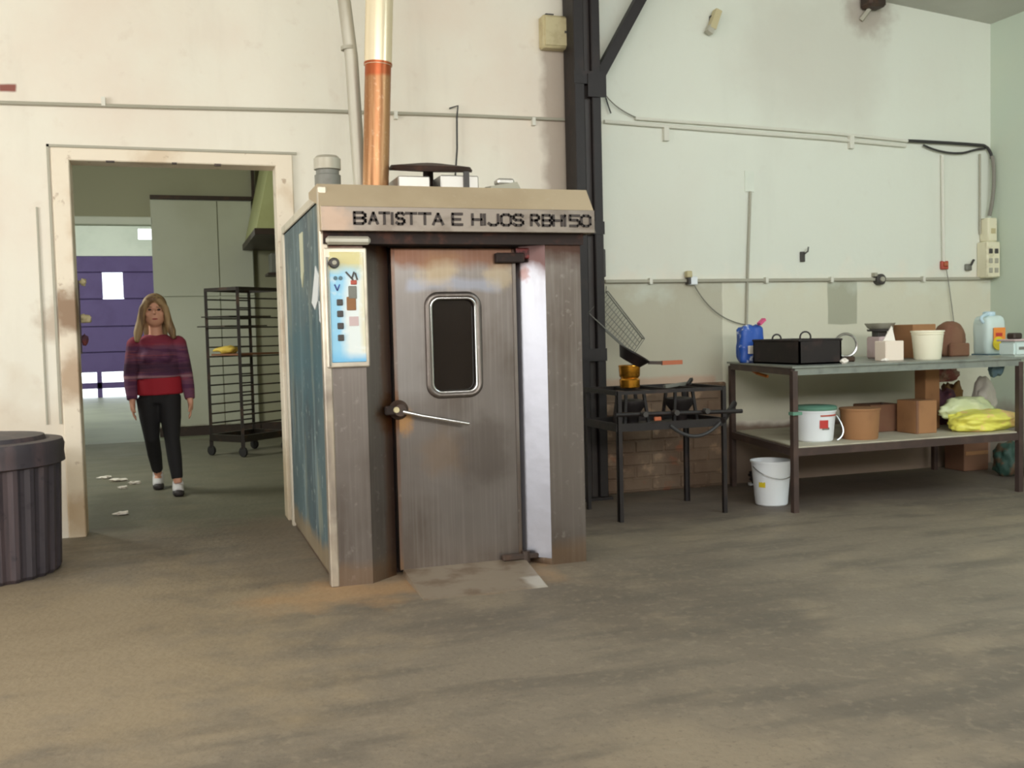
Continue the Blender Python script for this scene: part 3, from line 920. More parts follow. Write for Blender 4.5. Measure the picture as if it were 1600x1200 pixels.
word = [('B', 553, 570), ('A', 576, 589), ('T', 592, 607), ('I', 608, 615), ('S', 618, 630), ('T', 633, 649), ('T', 653, 671), ('A', 675, 690), ('E', 705, 720),
        ('H', 736, 750), ('I', 751, 759), ('J', 761, 776), ('O', 781, 796), ('S', 800, 815), ('R', 828, 840), ('B', 846, 860), ('H', 863, 876), ('1', 877, 885), ('5', 889, 904), ('0', 907, 921)]
for ch, a, b in word:
    xa, xb = px2x(a), px2x(b)
    q = MB()
    cx, wd = (xa + xb) / 2, (xb - xa)
    ux = wd / 4 if ch not in 'I1' else .009
    uz = .052 / 6
    z0 = 1.757
    for (p0, p1) in ST[ch]:
        A = Vector((cx + (p0[0] - 2) * ux, OY - .0685, z0 + p0[1] * uz))
        B = Vector((cx + (p1[0] - 2) * ux, OY - .0685, z0 + p1[1] * uz))
        dd = (B - A).normalized() * .004
        q.bar(A - dd, B + dd, .0125, .006, upv=(0, 1, 0))
    q.build('letter', m_letter, hood)

# control panel
cp_ = MB()
cp_.box(.70, .905, OY - .022, OY + .0, 1.07, 1.645, .006)
cpan = cp_.build('control_panel', m_alu, oven)
m_face = mat('printed_control_label', (150, 206, 236), .3, coat=.5, layers=[
    ('box', (.79, None, None, None, 1.10, 1.50), .05, (232, 236, 232), .9),
    ('box', (None, None, None, None, 1.53, 1.70), .05, (214, 200, 132), .95),
    ('box', (None, None, None, None, 1.04, 1.14), .05, (110, 186, 232), .9),
    ('box', (.87, None, None, None, 1.15, 1.6), .02, (226, 218, 186), .8),
    ('noise', 16, .55, .72, (238, 242, 240), .6)])
MB().box(.722, .888, OY - .027, OY - .02, 1.095, 1.625, .003).build('printed_label', m_face, cpan)
MB().tube([(.712, OY - .03, 1.60), (.712, OY - .03, 1.08)], .006, 8).build('edge_strip', m_chrome, cpan)
q = MB()
q.lathe((.745, OY - .027, 1.572), [(.026, 0), (.026, .01), (.02, .02)], 18, axis=(0, -1, 0))
q.build('dial', m_darkp, cpan, True)
MB().lathe((.745, OY - .047, 1.572), [(.012, 0), (.01, .006)], 12, axis=(0, -1, 0)).build('dial_cap', m_condg, cpan, True)
for z in (1.385, 1.330, 1.272, 1.215):
    k = MB().box(.752, .782, OY - .034, OY - .026, z - .016, z + .014, .003).build('push_button', m_darkp, cpan)
MB().box(.755, .773, OY - .031, OY - .026, 1.315, 1.337).build('button_mark', m_redp, cpan)
q = MB()
q.bar((.745, OY - .029, 1.47), (.757, OY - .029, 1.44), .006, .004, (0, 1, 0))
q.bar((.769, OY - .029, 1.47), (.757, OY - .029, 1.44), .006, .004, (0, 1, 0))
q.build('arrow_mark', m_bluebag, cpan)
for x in (.750, .775):
    MB().lathe((x, OY - .027, 1.500), [(.010, 0), (.009, .006)], 12, axis=(0, -1, 0)).build('indicator', m_bluecl, cpan, True)
q = MB()
for a, b in (((.80, 1.53), (.835, 1.49)), ((.84, 1.53), (.83, 1.50)), ((.845, 1.525), (.855, 1.49))):
    q.bar((a[0], OY - .029, a[1]), (b[0], OY - .029, b[1]), .008, .004, (0, 1, 0))
q.build('printed_mark', m_darkp, cpan)
MB().box(.822, .852, OY - .032, OY - .026, 1.468, 1.49, .003).build('red_lamp', m_redp, cpan)
MB().box(.81, .85, OY - .031, OY - .026, 1.40, 1.462, .003).build('display', m_motor, cpan)
MB().box(.80, .845, OY - .030, OY - .026, 1.345, 1.41, .003).build('tan_sticker', m_card, cpan)
MB().box(.81, .855, OY - .0285, OY - .026, 1.27, 1.315).build('faint_sticker', m_pinksack, cpan)

# door with rounded window
def rrect(x0, x1, z0, z1, r, n=6):
    pts = []
    for cx, cz, a0 in ((x1 - r, z1 - r, 0), (x0 + r, z1 - r, 90), (x0 + r, z0 + r, 180), (x1 - r, z0 + r, 270)):
        for i in range(n + 1):
            a = radians(a0 + 90 * i / n)
            pts.append((cx + r * cos(a), cz + r * sin(a)))
    return pts


DF = RY - .03
q = MB()
outer = [(R0 + .012, .03), (R1 - .012, .03), (R1 - .012, 1.655), (R0 + .012, 1.655)]
inner = rrect(1.245, 1.478, .925, 1.400, .045)
# ring face between rectangle and window
def plate(q, y0, y1, outer, inner):
    n = len(inner)
    bm = q.bm
    X0, Z0, X1, Z1 = outer[0][0], outer[0][1], outer[2][0], outer[2][1]
    cx, cz = sum(p[0] for p in inner) / n, sum(p[1] for p in inner) / n
    def proj(p):
        dx, dz = p[0] - cx, p[1] - cz
        t = min((((X1 if dx > 0 else X0) - cx) / dx) if abs(dx) > 1e-9 else 1e9, (((Z1 if dz > 0 else Z0) - cz) / dz) if abs(dz) > 1e-9 else 1e9)
        return (cx + dx * t, cz + dz * t)
    op = [proj(p) for p in inner]
    # snap nearest ones to the corners
    for c_ in outer:
        i = min(range(n), key=lambda k: (op[k][0] - c_[0]) ** 2 + (op[k][1] - c_[1]) ** 2)
        op[i] = c_
    for y in (y0, y1):
        pass
    f0 = [bm.verts.new((p[0], y0, p[1])) for p in op]
    f1 = [bm.verts.new((p[0], y0, p[1])) for p in inner]
    b0 = [bm.verts.new((p[0], y1, p[1])) for p in op]
    b1 = [bm.verts.new((p[0], y1, p[1])) for p in inner]
    for i in range(n):
        j = (i + 1) % n
        bm.faces.new((f0[i], f0[j], f1[j], f1[i]))
        bm.faces.new((b0[j], b0[i], b1[i], b1[j]))
        bm.faces.new((f0[j], f0[i], b0[i], b0[j]))
        bm.faces.new((f1[i], f1[j], b1[j], b1[i]))


plate(q, DF, DF + .06, outer, inner)
odoor = q.build('door', m_door, oven)
q = MB()
fr = rrect(1.225, 1.498, .905, 1.420, .06)
q.tube([(x, DF - .002, z) for x, z in fr], .020, 8, closed=True, flat=.7)
q.build('window_frame', m_steel, odoor, 'all')
q = MB()
fr = rrect(1.243, 1.480, .923, 1.402, .047)
q.tube([(x, DF - .008, z) for x, z in fr], .008, 8, closed=True)
q.build('window_gasket', m_chrome, odoor, 'all')
q = MB()
q.prism([(x, DF + .018, z) for x, z in rrect(1.240, 1.483, .920, 1.405, .045)], (0, .008, 0))
q.build('window_glass', m_glass, odoor)
# raised hem around the door
for x0, x1, z0, z1 in ((R0 + .012, R0 + .03, .03, 1.655), (R1 - .03, R1 - .012, .03, 1.655)):
    MB().box(x0, x1, DF - .006, DF, z0, z1).build('door_edge', m_steel, odoor)
# latch and handle
lx, lz = 1.062, .845
q = MB()
q.lathe((lx, DF, lz), [(.05, 0), (.05, .012), (.034, .03), (.030, .055)], 20, axis=(0, -1, 0))
latch = q.build('latch', m_darkline, odoor, True)
MB().box(lx - .075, lx - .02, DF - .05, DF - .012, lz - .022, lz + .022, .006).build('keeper', m_soot, odoor)
MB().lathe((lx - .02, DF - .05, lz + .003), [(.016, 0), (.014, .012)], 12, axis=(0, -1, 0)).build('cap', m_beige, odoor, True)
q = MB()
q.tube([(lx + .015, DF - .05, lz - .008), (lx + .10, DF - .075, lz - .03), (lx + .345, DF - .085, lz - .082)], [.012, .010, .009], 10)
q.build('handle', m_chrome, odoor, True)
# hinges
for z, nm in ((.03, 'hinge'), (1.60, 'hinge')):
    q = MB()
    if z < 1:
        q.box(1.585, 1.80, DF - .045, DF - .005, .030, .058, .005)
        q.lathe((1.715, DF - .03, .012), [(.022, 0), (.022, .06)], 12)
    else:
        q.box(1.59, 1.745, DF - .04, DF - .002, 1.58, 1.63, .005)
    q.build(nm, m_darkline if z < 1 else m_soot, oven)
MB().box(1.70, 1.78, OY + .06, OY + .075, 1.60, 1.655, .006).build('rust_spot', mat('red_rust', (120, 42, 40), .5, layers=[('noise', 30, .5, .6, (60, 20, 20), .8)]), oven)  # flat red block standing for rust on the jamb
# sill ramp
q = MB()
q.hexa([(1.045, 4.44), (1.655, 4.44), (1.72, 4.97), (1.06, 4.97)], [(1.05, 4.46), (1.65, 4.46), (1.715, 4.96), (1.065, 4.96)], 0.0, [.004, .004, .03, .03])
q.build('ramp_plate', mat('scuffed_ramp_steel', (166, 152, 134), .5, .6, layers=[('noise', 6, .45, .65, (132, 112, 92), .8), ('box', (1.58, None, None, 4.62, None, None), .03, (214, 208, 196), .8)], bump=(15, .2)), oven)

# on the roof of the oven
chim = thing('flue_pipe', (1.115, 5.6, OH), 'thick flue pipe on the oven, browned below and cream above', 'pipe')
def flpt(z):
    return (1.108 + (z - 2.0) * .052, 5.6, z)
MB().tube([flpt(OH - .0), flpt(2.735)], .073, 24).build('lower_pipe', m_copper, chim, True)
MB().tube([flpt(2.72), flpt(CE(1.1) - .02)], .077, 24).build('upper_pipe', m_flue, chim, True)
MB().tube([flpt(2.722), flpt(2.735)], .079, 24).build('collar', m_copper, chim, True)
t = thing('vent_pipe', (1.04, 5.75, OH), 'thinner grey vent pipe leaning left of the flue', 'pipe')
MB().tube([(1.055, 5.75, OH), (1.025, 5.75, 2.8), (.985, 5.75, 3.2), (.93, 5.75, CE(.95) - .02)], .038, 16).build('tube', m_pipe, t, True)
MB().tube([(1.010, 5.75, 2.84), (1.009, 5.75, 2.86)], .043, 16).build('joint', m_condg, t, True)
t = thing('fan_motor', (.82, 5.25, OH), 'small grey cylindrical fan motor on the oven corner', 'motor')
MB().lathe((.80, 5.3, OH), [(.055, 0), (.055, .04), (.068, .05), (.068, .13), (.060, .135), (.060, .155), (.066, .16), (.066, .215), (.05, .23)], 24).build('body', m_motor, t, True)
MB().lathe((.80, 5.3, OH + .16), [(.070, 0), (.070, .055), (.055, .07)], 24).build('cap', m_pipe, t, True)
MB().box(.72, .88, 5.22, 5.38, OH - .0, OH + .02).build('foot_plate', m_motor, t)
t = thing('drive_disc', (1.44, 5.6, OH), 'wide dark disc over small metal housings on top of the oven', 'machine')
MB().box(1.20, 1.38, 5.42, 5.7, OH, 2.09, .006).build('housing', m_boxmetal, t)
MB().box(1.44, 1.66, 5.42, 5.7, OH, 2.10, .006).build('housing', m_boxmetal, t)
MB().lathe((1.42, 5.62, OH), [(.03, 0), (.03, .22)], 14).build('shaft', m_disc, t, True)
q = MB()
q.lathe((1.435, 5.62, 2.150), [(.03, -.005), (.235, .0), (.238, .012), (.225, .030), (.06, .046), (.02, .048)], 40, axis=(0, -.16, 1))
q.build('disc', m_disc, t, True)
MB().box(1.57, 1.60, 5.40, 5.42, 2.0, 2.12).build('clamp', m_darkp, t)
t = thing('metal_offcut', (1.80, 5.45, OH), 'crumpled pale metal offcut lying right of the dark disc', 'scrap')
MB().hexa([(1.68, 5.3), (1.92, 5.32), (1.90, 5.55), (1.70, 5.55)], [(1.70, 5.32), (1.86, 5.34), (1.84, 5.5), (1.72, 5.5)], OH, [2.03, 2.06, 2.07, 2.05]).build('sheet', m_condg, t)
MB().box(1.76, 1.86, 5.38, 5.46, 2.05, 2.085, .01).build('block', m_boxmetal, t)
t = thing('hanging_wire', (1.95, W, 2.3), 'thin wire hanging down the wall behind the dark disc', 'wire')
MB().tube([(1.93, W - .03, 2.72), (1.925, W - .03, 2.50), (1.895, W - .05, 2.25), (1.88, W - .08, 1.95)], .006, 6).build('strand', m_cable, t, True)
MB().tube([(1.88, W - .02, 2.78), (1.94, W - .03, 2.80), (1.93, W - .03, 2.72)], .006, 6).build('hook', m_cable, t, True)

# ------------------------------------------------------------------ ribbed barrel at the left edge
t = thing('ribbed_barrel', (-1.01, 5.93, 0), 'big dark ribbed barrel at the left edge by the doorway', 'barrel')
MB().lathe((-1.01, 5.93, 0), [(.36, 0), (.375, .02), (.395, .60)], 112, ribs=28, rib=.014).build('barrel_wall', m_drum, t)
MB().lathe((-1.01, 5.93, .58), [(.405, 0), (.43, .01), (.425, .06), (.43, .10), (.42, .13), (.36, .135), (.34, .11)], 56).build('rim', m_drum, t, True)
MB().lathe((-1.01, 5.93, .68), [(.35, 0), (.33, .055), (.12, .075)], 40).build('lid', m_drum, t, True)

# ------------------------------------------------------------------ gas stove stand
SX0, SX1, SY0, SY1 = 2.64, 3.41, 5.76, 6.28
stove = thing('gas_stove', ((SX0 + SX1) / 2, (SY0 + SY1) / 2, 0), 'rough black iron gas stove stand beside the column', 'stove')
for x in (SX0, SX1):
    for y in (SY0, SY1):
        q = MB()
        q.box(x - .004, x + .026 if x == SX0 else x + .004, y - .004, y, 0, .835)
        q.box(x - .004 if x == SX0 else x, x if x == SX0 else x + .004, y - .004 if y == SY0 else y - .026, y + .026 if y == SY0 else y, 0, .835)
        q.bar((x + (.011 if x == SX0 else -.011), y, 0), (x + (.011 if x == SX0 else -.011), y, .83), .026)
        q.build('leg', m_black, stove)
for z in (.82, .60):
    h = .03 if z > .7 else .05
    MB().bar((SX0, SY0, z), (SX1, SY0, z), .02, h if z < .7 else .022).build('front_rail', m_black, stove)
    MB().bar((SX0, SY1, z), (SX1, SY1, z), .02, h).build('rear_rail', m_black, stove)
    MB().bar((SX0, SY0, z), (SX0, SY1, z), .02, h).build('side_rail', m_black, stove)
    MB().bar((SX1, SY0, z), (SX1, SY1, z), .02, h).build('side_rail', m_black, stove)
for x in (2.86, 3.05, 3.24):
    MB().bar((x, SY0, .82), (x, SY1, .82), .018, .022).build('grate_bar', m_black, stove)
MB().box(SX0 + .03, SX1 - .03, SY0 + .03, SY1 - .02, .575, .59).build('drip_tray', m_pan, stove)
MB().tube([(SX0 - .02, SY0 - .01, .685), (SX1 + .12, SY0 - .01, .665)], .014, 10).build('gas_manifold', m_black, stove, True)
for x in (2.80, 3.02, 3.24):
    k = MB().tube([(x, SY0 - .03, .683), (x, SY0 - .075, .683)], .018, 12).build('tap', m_darkp, stove, True)
MB().box(2.88, 2.93, SY0 - .035, SY0 - .02, .635, .66, .004).build('rust_tag', m_orange, stove)
for cx in (2.86, 3.22):
    q = MB()
    cy = 6.03
    q.lathe((cx, cy, .60), [(.05, 0), (.055, .06), (.10, .12), (.10, .15), (.03, .16)], 20)
    bnr = q.build('burner', m_pan, stove, True)
    for k in range(4):
        a = pi / 4 + k * pi / 2
        MB().bar((cx + .12 * cos(a), cy + .12 * sin(a), .60), (cx + .09 * cos(a), cy + .09 * sin(a), .81), .018).build('prop', m_black, bnr)
MB().bar((3.12, 6.05, .83), (3.34, 6.10, .845), .03, .02).build('loose_bar', m_motor, stove)
MB().bar((3.24, 5.95, .84), (3.31, 6.02, .875), .02, .02).build('loose_bar', m_black, stove)
q = MB()
q.tube(arc((3.0, SY0 - .01, .60), (3.18, SY0 - .03, .44), (3.36, SY0 - .02, .60), 14), .012, 8)
q.build('gas_hose', m_cable, stove, True)
MB().tube([(3.38, SY0 - .02, .61), (3.52, SY0 + .1, .68), (3.60, SY0 + .2, .70)], .02, 8).build('valve_pipe', m_black, stove, True)

pot = thing('brass_pot', (2.855, 6.03, .832), 'brass cooking pot on the stove under a tilted black pan', 'pot')
MB().lathe((2.855, 6.03, .832), [(.055, 0), (.066, .008), (.068, .055), (.058, .068), (.068, .082), (.072, .145), (.066, .15)], 28).build('body', m_gold, pot, True)
MB().tube(ringpts((2.855, 6.03, .98), .070, 24, (0, 0, 1)), .005, 6, closed=True).build('rim', m_gold, pot, True)
pan = thing('frying_pan', (2.87, 6.03, .985), 'black pan tilted on the brass pot, rusty handle pointing right', 'pan')
ax = Vector((.45, -.25, .86)).normalized()
c0 = Vector((2.872, 6.02, 1.035))
MB().lathe(c0, [(.075, -.035), (.115, .03), (.118, .034), (.108, .032), (.07, -.022)], 30, axis=ax).build('bowl', m_pan, pan, True)
MB().bar((2.97, 5.98, .998), (3.10, 5.96, .992), .022, .022).build('handle_stem', m_darkline, pan)
MB().bar((3.06, 5.965, .993), (3.20, 5.95, .995), .030, .028).build('handle', m_orange, pan)
# wire grill basket hanging on the wall
gb = thing('wire_grill', (3.0, 6.62, 1.05), 'fine wire grill rack tilted against the wall above the stove', 'rack')
def gpt(u, v):
    # corners at the back of the stove, leaning against the wall
    a, b_, c_, d_ = Vector((2.83, 6.68, 1.345)), Vector((3.02, 6.755, 1.50)), Vector((3.28, 6.70, 1.15)), Vector((3.12, 6.55, 1.04))
    return (a * (1 - u) + b_ * u) * (1 - v) + (d_ * (1 - u) + c_ * u) * v
fr = [gpt(0, 0), gpt(1, 0), gpt(1, 1), gpt(0, 1)]
MB().tube(fr, .006, 6, closed=True).build('frame', m_motor, gb)
fr2 = [p + Vector((-.02, -.08, .0)) for p in fr]
MB().tube(fr2, .005, 6, closed=True).build('frame', m_motor, gb)
for i in range(1, 18):
    MB().tube([gpt(0, i / 18), gpt(1, i / 18)], .0028, 5).build('wire', m_motor, gb)
for i in range(1, 4):
    MB().tube([gpt(i / 4, 0), gpt(i / 4, 1)], .0028, 5).build('wire', m_motor, gb)
for i in range(4):
    MB().tube([fr[i], fr2[i]], .004, 5).build('strut', m_motor, gb)
MB().tube([gpt(1, 0), (3.04, 6.79, 1.54)], .004, 5).build('hook', m_motor, gb)

# ------------------------------------------------------------------ work table with a shelf
TZ = .955
T = [Vector((3.80, 5.56, 0)), Vector((5.66, 5.56, 0)), Vector((5.93, 6.70, 0)), Vector((4.03, 6.70, 0))]
tab = thing('work_table', ((T[0] + T[2]) / 2).to_tuple(), 'long brown-legged work table with grey sheet top and a lower shelf', 'table')
for p in T:
    MB().bar(p, p + Vector((0, 0, TZ - .03)), .038).build('leg', m_leg, tab)
e1 = [(p.x, p.y) for p in (T[0] + Vector((-.03, -.03, 0)), T[1] + Vector((.03, -.03, 0)), T[2] + Vector((.03, .02, 0)), T[3] + Vector((-.03, .02, 0)))]
MB().hexa(e1, e1, TZ - .012, TZ).build('table_top', m_galv, tab)
for a, b in ((0, 1), (1, 2), (2, 3), (3, 0)):
    MB().bar(T[a] + Vector((0, 0, TZ - .036)), T[b] + Vector((0, 0, TZ - .036)), .03, .045).build('apron', m_galv if a == 0 else m_leg, tab)
    MB().bar(T[a] + Vector((0, 0, .395)), T[b] + Vector((0, 0, .395)), .03, .05).build('shelf_rail', m_leg, tab)
e2 = [(p.x, p.y) for p in (T[0] + Vector((.02, .0, 0)), T[1] + Vector((-.02, .0, 0)), T[2] + Vector((-.02, -.02, 0)), T[3] + Vector((.02, -.02, 0)))]
SZ = .43
MB().hexa(e2, e2, .421, SZ).build('shelf_board', m_shelf, tab)
MB().bar((3.80, 5.545, .64), (3.80, 5.545, .66), .07, .05).build('clamp', m_green, tab)
MB().tube([(4.03, 6.55, .94), (4.0, 6.3, .88), (4.02, 6.2, .86)], .012, 6).build('yellow_strap', m_orangel, tab)

# --- on the table top
g = thing('blue_detergent_bag', (4.07, 6.45, TZ), 'blue bag with white pattern and pink corner at the table end', 'bag')
MB().blob((4.02, 6.42, TZ), (.21, .12, .31), 3, 4, .14, 6, 4).build('bag_body', m_bluebag, g, 'all')
MB().bar((4.05, 6.35, 1.235), (4.10, 6.36, 1.27), .035, .02).build('corner_print', m_pink, g)
MB().box(3.96, 4.05, 6.352, 6.36, 1.02, 1.08, .003).build('label', m_paper, g)

g = thing('black_pan', (4.19, 6.0, TZ), 'large black rectangular pan at the left end of the table top', 'pan')
x0, x1, y0, y1 = 3.955, 4.29, 5.72, 6.28
q = MB()
q.box(x0, x1, y0, y0 + .012, TZ, 1.118)
q.box(x0, x1, y1 - .012, y1, TZ, 1.118)
q.box(x0, x0 + .012, y0, y1, TZ, 1.118)
q.box(x1 - .012, x1, y0, y1, TZ, 1.118)
q.box(x0, x1, y0, y1, TZ, TZ + .012)
q.build('pan_body', m_pan, g)
MB().tube([(x0, y0, 1.118), (x1, y0, 1.118), (x1, y1, 1.118), (x0, y1, 1.118)], .008, 8, closed=True).build('rim', m_pan, g)
MB().tube(ringpts((4.27, 6.1, 1.135), .038, 20, (.3, 1, 0)), .006, 6, closed=True).build('ring_handle', m_pan, g, True)
MB().tube(ringpts((3.98, 6.02, 1.13), .03, 20, (.3, 1, 0)), .006, 6, closed=True).build('ring_handle', m_pan, g, True)
MB().box(x1 + .0, x1 + .02, 5.9, 6.0, 1.04, 1.10, .005).build('side_handle', m_pan, g)
g = thing('steel_ring', (4.47, 5.9, TZ), 'upright steel ring behind the right end of the black pan', 'ring')
MB().tube(ringpts((4.475, 5.92, 1.072), .080, 28, (.25, 1, 0), 1, 1), .010, 8, closed=True).build('hoop', m_chrome, g, True)
MB().box(4.43, 4.53, 5.88, 5.96, TZ, .995, .01).build('foot', m_darkline, g)
tag(MB().blob((4.24, 5.63, TZ), (.06, .05, .045), 5, 3, .4, 9, 2).build('white_scrap', m_paper), 'crumpled white scrap in front of the black pan', 'litter')
tag(MB().blob((4.67, 5.75, TZ), (.06, .05, .025), 9, 3, .4, 9, 2).build('white_scrap', m_paper), 'flat white scrap between the steel ring and the white carton', 'litter')

g = thing('kitchen_scale', (5.06, 6.3, TZ), 'kitchen scale with a shallow grey dish behind the white carton', 'scale')
MB().box(4.99, 5.12, 6.2, 6.36, TZ, 1.12, .012).build('base', m_pinksack, g)
MB().box(5.01, 5.09, 6.24, 6.32, 1.12, 1.165, .004).build('neck', m_darkp, g)
MB().lathe((5.055, 6.28, 1.165), [(.05, 0), (.09, .02), (.112, .055), (.105, .056), (.08, .03)], 28).build('dish', m_pipe, g, True)
MB().lathe((5.055, 6.28, 1.160), [(.09, 0), (.095, .015)], 28).build('dish_ring', m_darkp, g, True)
g = thing('white_carton', (4.76, 5.78, TZ), 'open pinkish white carton with a raised flap on the table top', 'carton')
MB().box(4.685, 4.84, 5.76, 5.88, TZ, 1.095, .006).build('carton_body', m_cart, g)
MB().prism([(4.76, 5.88, 1.09), (4.865, 5.88, 1.09), (4.868, 5.92, 1.20)], (0, .008, 0)).build('flap', m_paper, g)
g = thing('cardboard_box', (5.29, 6.15, TZ), 'tall brown cardboard box behind the cream bucket on the table top', 'box')
MB().box(5.19, 5.40, 6.08, 6.30, TZ, 1.205, .005).build('box_body', m_card, g)
MB().box(5.195, 5.395, 6.074, 6.0795, 1.08, 1.13).build('tape', m_cardd, g)


def bucket(nm, c, r0, r1, h, m_, label, rimw=.006, handle=True, grp=None, hang=1):
    t = thing(nm, c, label, 'bucket', grp)
    MB().lathe(c, [(r0 * .93, 0), (r0, .008), (r1, h - .012), (r1 + rimw, h - .012), (r1 + rimw, h), (r1 - .004, h), (r1 - .008, h - .01), (r0 - .006, .012), (.004, .012)], 36).build('pail', m_, t, True)
    if handle:
        c = Vector(c)
        pts = [c + Vector(((r1 + .008) * cos(a), -(r1 + .008) * abs(sin(a)) * .98, h - .035 - abs(sin(a)) * r1 * .75 * hang)) for a in [pi * i / 14 for i in range(15)]]
        MB().tube(pts, .003, 6).build('handle', m_chrome, t, True)
    return t


g = bucket('cream_bucket', (5.075, 5.80, TZ), .090, .108, .205, m_bucketc, 'cream plastic bucket in the middle of the table top', handle=False)
MB().tube(ringpts((5.075, 5.80, TZ + .18), .107, 28, (0, 0, 1)), .004, 6, closed=True).build('rib', m_bucketc, g, True)
g = thing('brown_parcel', (5.60, 6.2, TZ), 'brown round-topped paper parcel right of the cream bucket', 'parcel')
MB().blob((5.63, 6.2, TZ), (.24, .2, .30), 7, 4, .10, 5, 2.6).build('parcel_body', m_cardd, g, 'all')
MB().box(5.54, 5.72, 6.08, 6.12, TZ + .0, TZ + .10, .01).build('lower_wrap', m_cardd, g)
g = thing('plastic_jug', (5.92, 6.12, TZ), 'big pale jug with orange and yellow label on the table top', 'jug')
MB().blob((5.955, 6.14, TZ), (.19, .17, .34), 12, 4, .04, 3, 5).build('jug_body', m_jug, g, 'all')
MB().box(5.86, 6.05, 6.05, 6.22, TZ, TZ + .012).build('base_edge', m_bluecl, g)
MB().lathe((5.955, 6.14, TZ + .275), [(.045, 0), (.04, .03), (.045, .032), (.045, .055), (.03, .06)], 20).build('cap', m_jugcap, g, True)
MB().tube(arc((5.84, 6.08, TZ + .25), (5.78, 6.07, TZ + .30), (5.90, 6.1, TZ + .31), 8), .012, 8).build('jug_handle', m_jugcap, g, True)
MB().box(5.905, 6.015, 6.038, 6.048, TZ + .11, TZ + .21, .002).build('orange_label', m_orangel, g)
MB().lathe((5.945, 6.038, TZ + .09), [(.052, 0), (.050, .004)], 20, axis=(0, -1, 0)).build('yellow_label', m_yellow, g)
MB().box(5.92, 5.98, 6.034, 6.039, TZ + .145, TZ + .17).build('label_mark', m_red, g)
g = thing('white_tub', (5.84, 5.75, TZ), 'low white tub with a dark lid at the right end of the table top', 'tub')
MB().box(5.765, 5.92, 5.70, 5.86, TZ, TZ + .11, .015, seg=2).build('tub_body', m_jug, g, True)
MB().box(5.757, 5.928, 5.69, 5.87, TZ + .11, TZ + .125, .005).build('tub_lid', m_pinksack, g)
MB().box(5.80, 5.88, 5.74, 5.82, TZ + .125, TZ + .17, .01).build('dark_knob', m_darkline, g)
MB().box(5.80, 5.85, 5.694, 5.702, TZ + .05, TZ + .07).build('print', m_motor, g)

# --- on the lower shelf
g = bucket('lidded_bucket', (4.13, 5.80, SZ), .118, .136, .215, m_bucket, 'white bucket with green lid and red print on the lower shelf', handle=False)
MB().lathe((4.13, 5.80, SZ + .213), [(.143, 0), (.146, .004), (.146, .02), (.135, .028), (.02, .030)], 36).build('lid', m_green, g, True)
def curved_label(c, r, a0, a1, z0, z1, m_, parent, nm='printed_mark'):
    q = MB()
    n = 8
    vs = []
    for i in range(n + 1):
        a = radians(a0 + (a1 - a0) * i / n)
        rr0 = r
        vs.append(((c[0] + rr0 * sin(a), c[1] - rr0 * cos(a)), (c[0] + (rr0 - .004) * sin(a), c[1] - (rr0 - .004) * cos(a))))
    for i in range(n):
        (a, a2), (b, b2) = vs[i], vs[i + 1]
        q.hexa([a, b, b2, a2], [a, b, b2, a2], z0, z1)
    return q.build(nm, m_, parent)
curved_label((4.13, 5.80), .132, -22, 5, SZ + .095, SZ + .15, m_red, g)
curved_label((4.13, 5.80), .130, -14, 10, SZ + .085, SZ + .10, m_motor, g)
curved_label((4.13, 5.80), .137, -20, 42, SZ + .175, SZ + .185, m_redp, g)
MB().tube(arc((4.26, 5.74, SZ + .17), (4.32, 5.68, SZ + .05), (4.22, 5.68, SZ + .01), 10), .005, 6).build('handle', m_chrome, g, True)
g = thing('brown_tub', (4.50, 5.80, SZ), 'round orange-brown tub on the lower shelf beside the lidded bucket', 'tub')
MB().lathe((4.465, 5.76, SZ), [(.115, 0), (.120, .01), (.132, .20), (.138, .20), (.138, .213), (.120, .213)], 32).build('tub_body', m_card, g, True)
g = thing('cardboard_box', (4.86, 6.06, SZ), 'dark brown cardboard box behind the round tub on the lower shelf', 'box')
MB().box(4.76, 5.02, 6.02, 6.22, SZ, SZ + .20, .005).build('box_body', m_cardd, g)
MB().box(4.85, 4.87, 6.015, 6.02, SZ + .20, SZ + .215).build('tab', m_darkline, g)
g = thing('cardboard_box', (5.06, 5.8, SZ), 'brown cardboard box in the middle of the lower shelf', 'box')
MB().box(4.955, 5.14, 5.78, 5.98, SZ, SZ + .235, .005).build('box_body', m_card, g)
MB().box(4.955, 4.975, 5.774, 5.78, SZ, SZ + .235).build('dark_flap', m_cardd, g)  # narrow strip in the darker cardboard colour
g = thing('cardboard_tube_box', (5.17, 6.05, SZ), 'tall narrow brown carton standing up under the table top', 'box')
MB().box(5.25, 5.38, 6.02, 6.14, SZ, .90, .005).build('box_body', m_card, g)
# pile at the right end
for nm, c, s_, sd, m_, lab, cat in (
        ('plum_bag', (5.60, 6.24, SZ), (.24, .20, .33), 21, m_darkbag, 'dark plum cloth bag at the back of the lower shelf pile', 'bag'),
        ('ochre_sack', (5.80, 6.36, SZ), (.18, .16, .36), 23, m_ochrebag, 'ochre sack between the plum bag and the grey film', 'sack'),
):
    g = MB().blob(c, s_, sd, 4, .35, 8, 2.4).build(nm, m_, smooth='all')
    tag(g, lab, cat)
g = MB().blob((5.60, 6.26, SZ + .33), (.26, .20, .15), 31, 4, .30, 8, 2.6).build('red_sack', m_redbag, smooth='all')
tag(g, 'dusty red sack wedged under the table top on the plum bag', 'sack')
g = thing('yellow_flour_bag', (5.50, 5.80, SZ), 'bright yellow printed bag in clear film on the lower shelf', 'bag')
MB().blob((5.53, 5.76, SZ), (.56, .30, .17), 14, 5, .16, 6, 2.8).build('bag_body', m_yellowbag, g, 'all')
MB().blob((5.48, 5.86, SZ + .06), (.48, .15, .21), 15, 4, .25, 7, 2.0).build('clear_wrap', m_palebag, g, 'all')
g = MB()
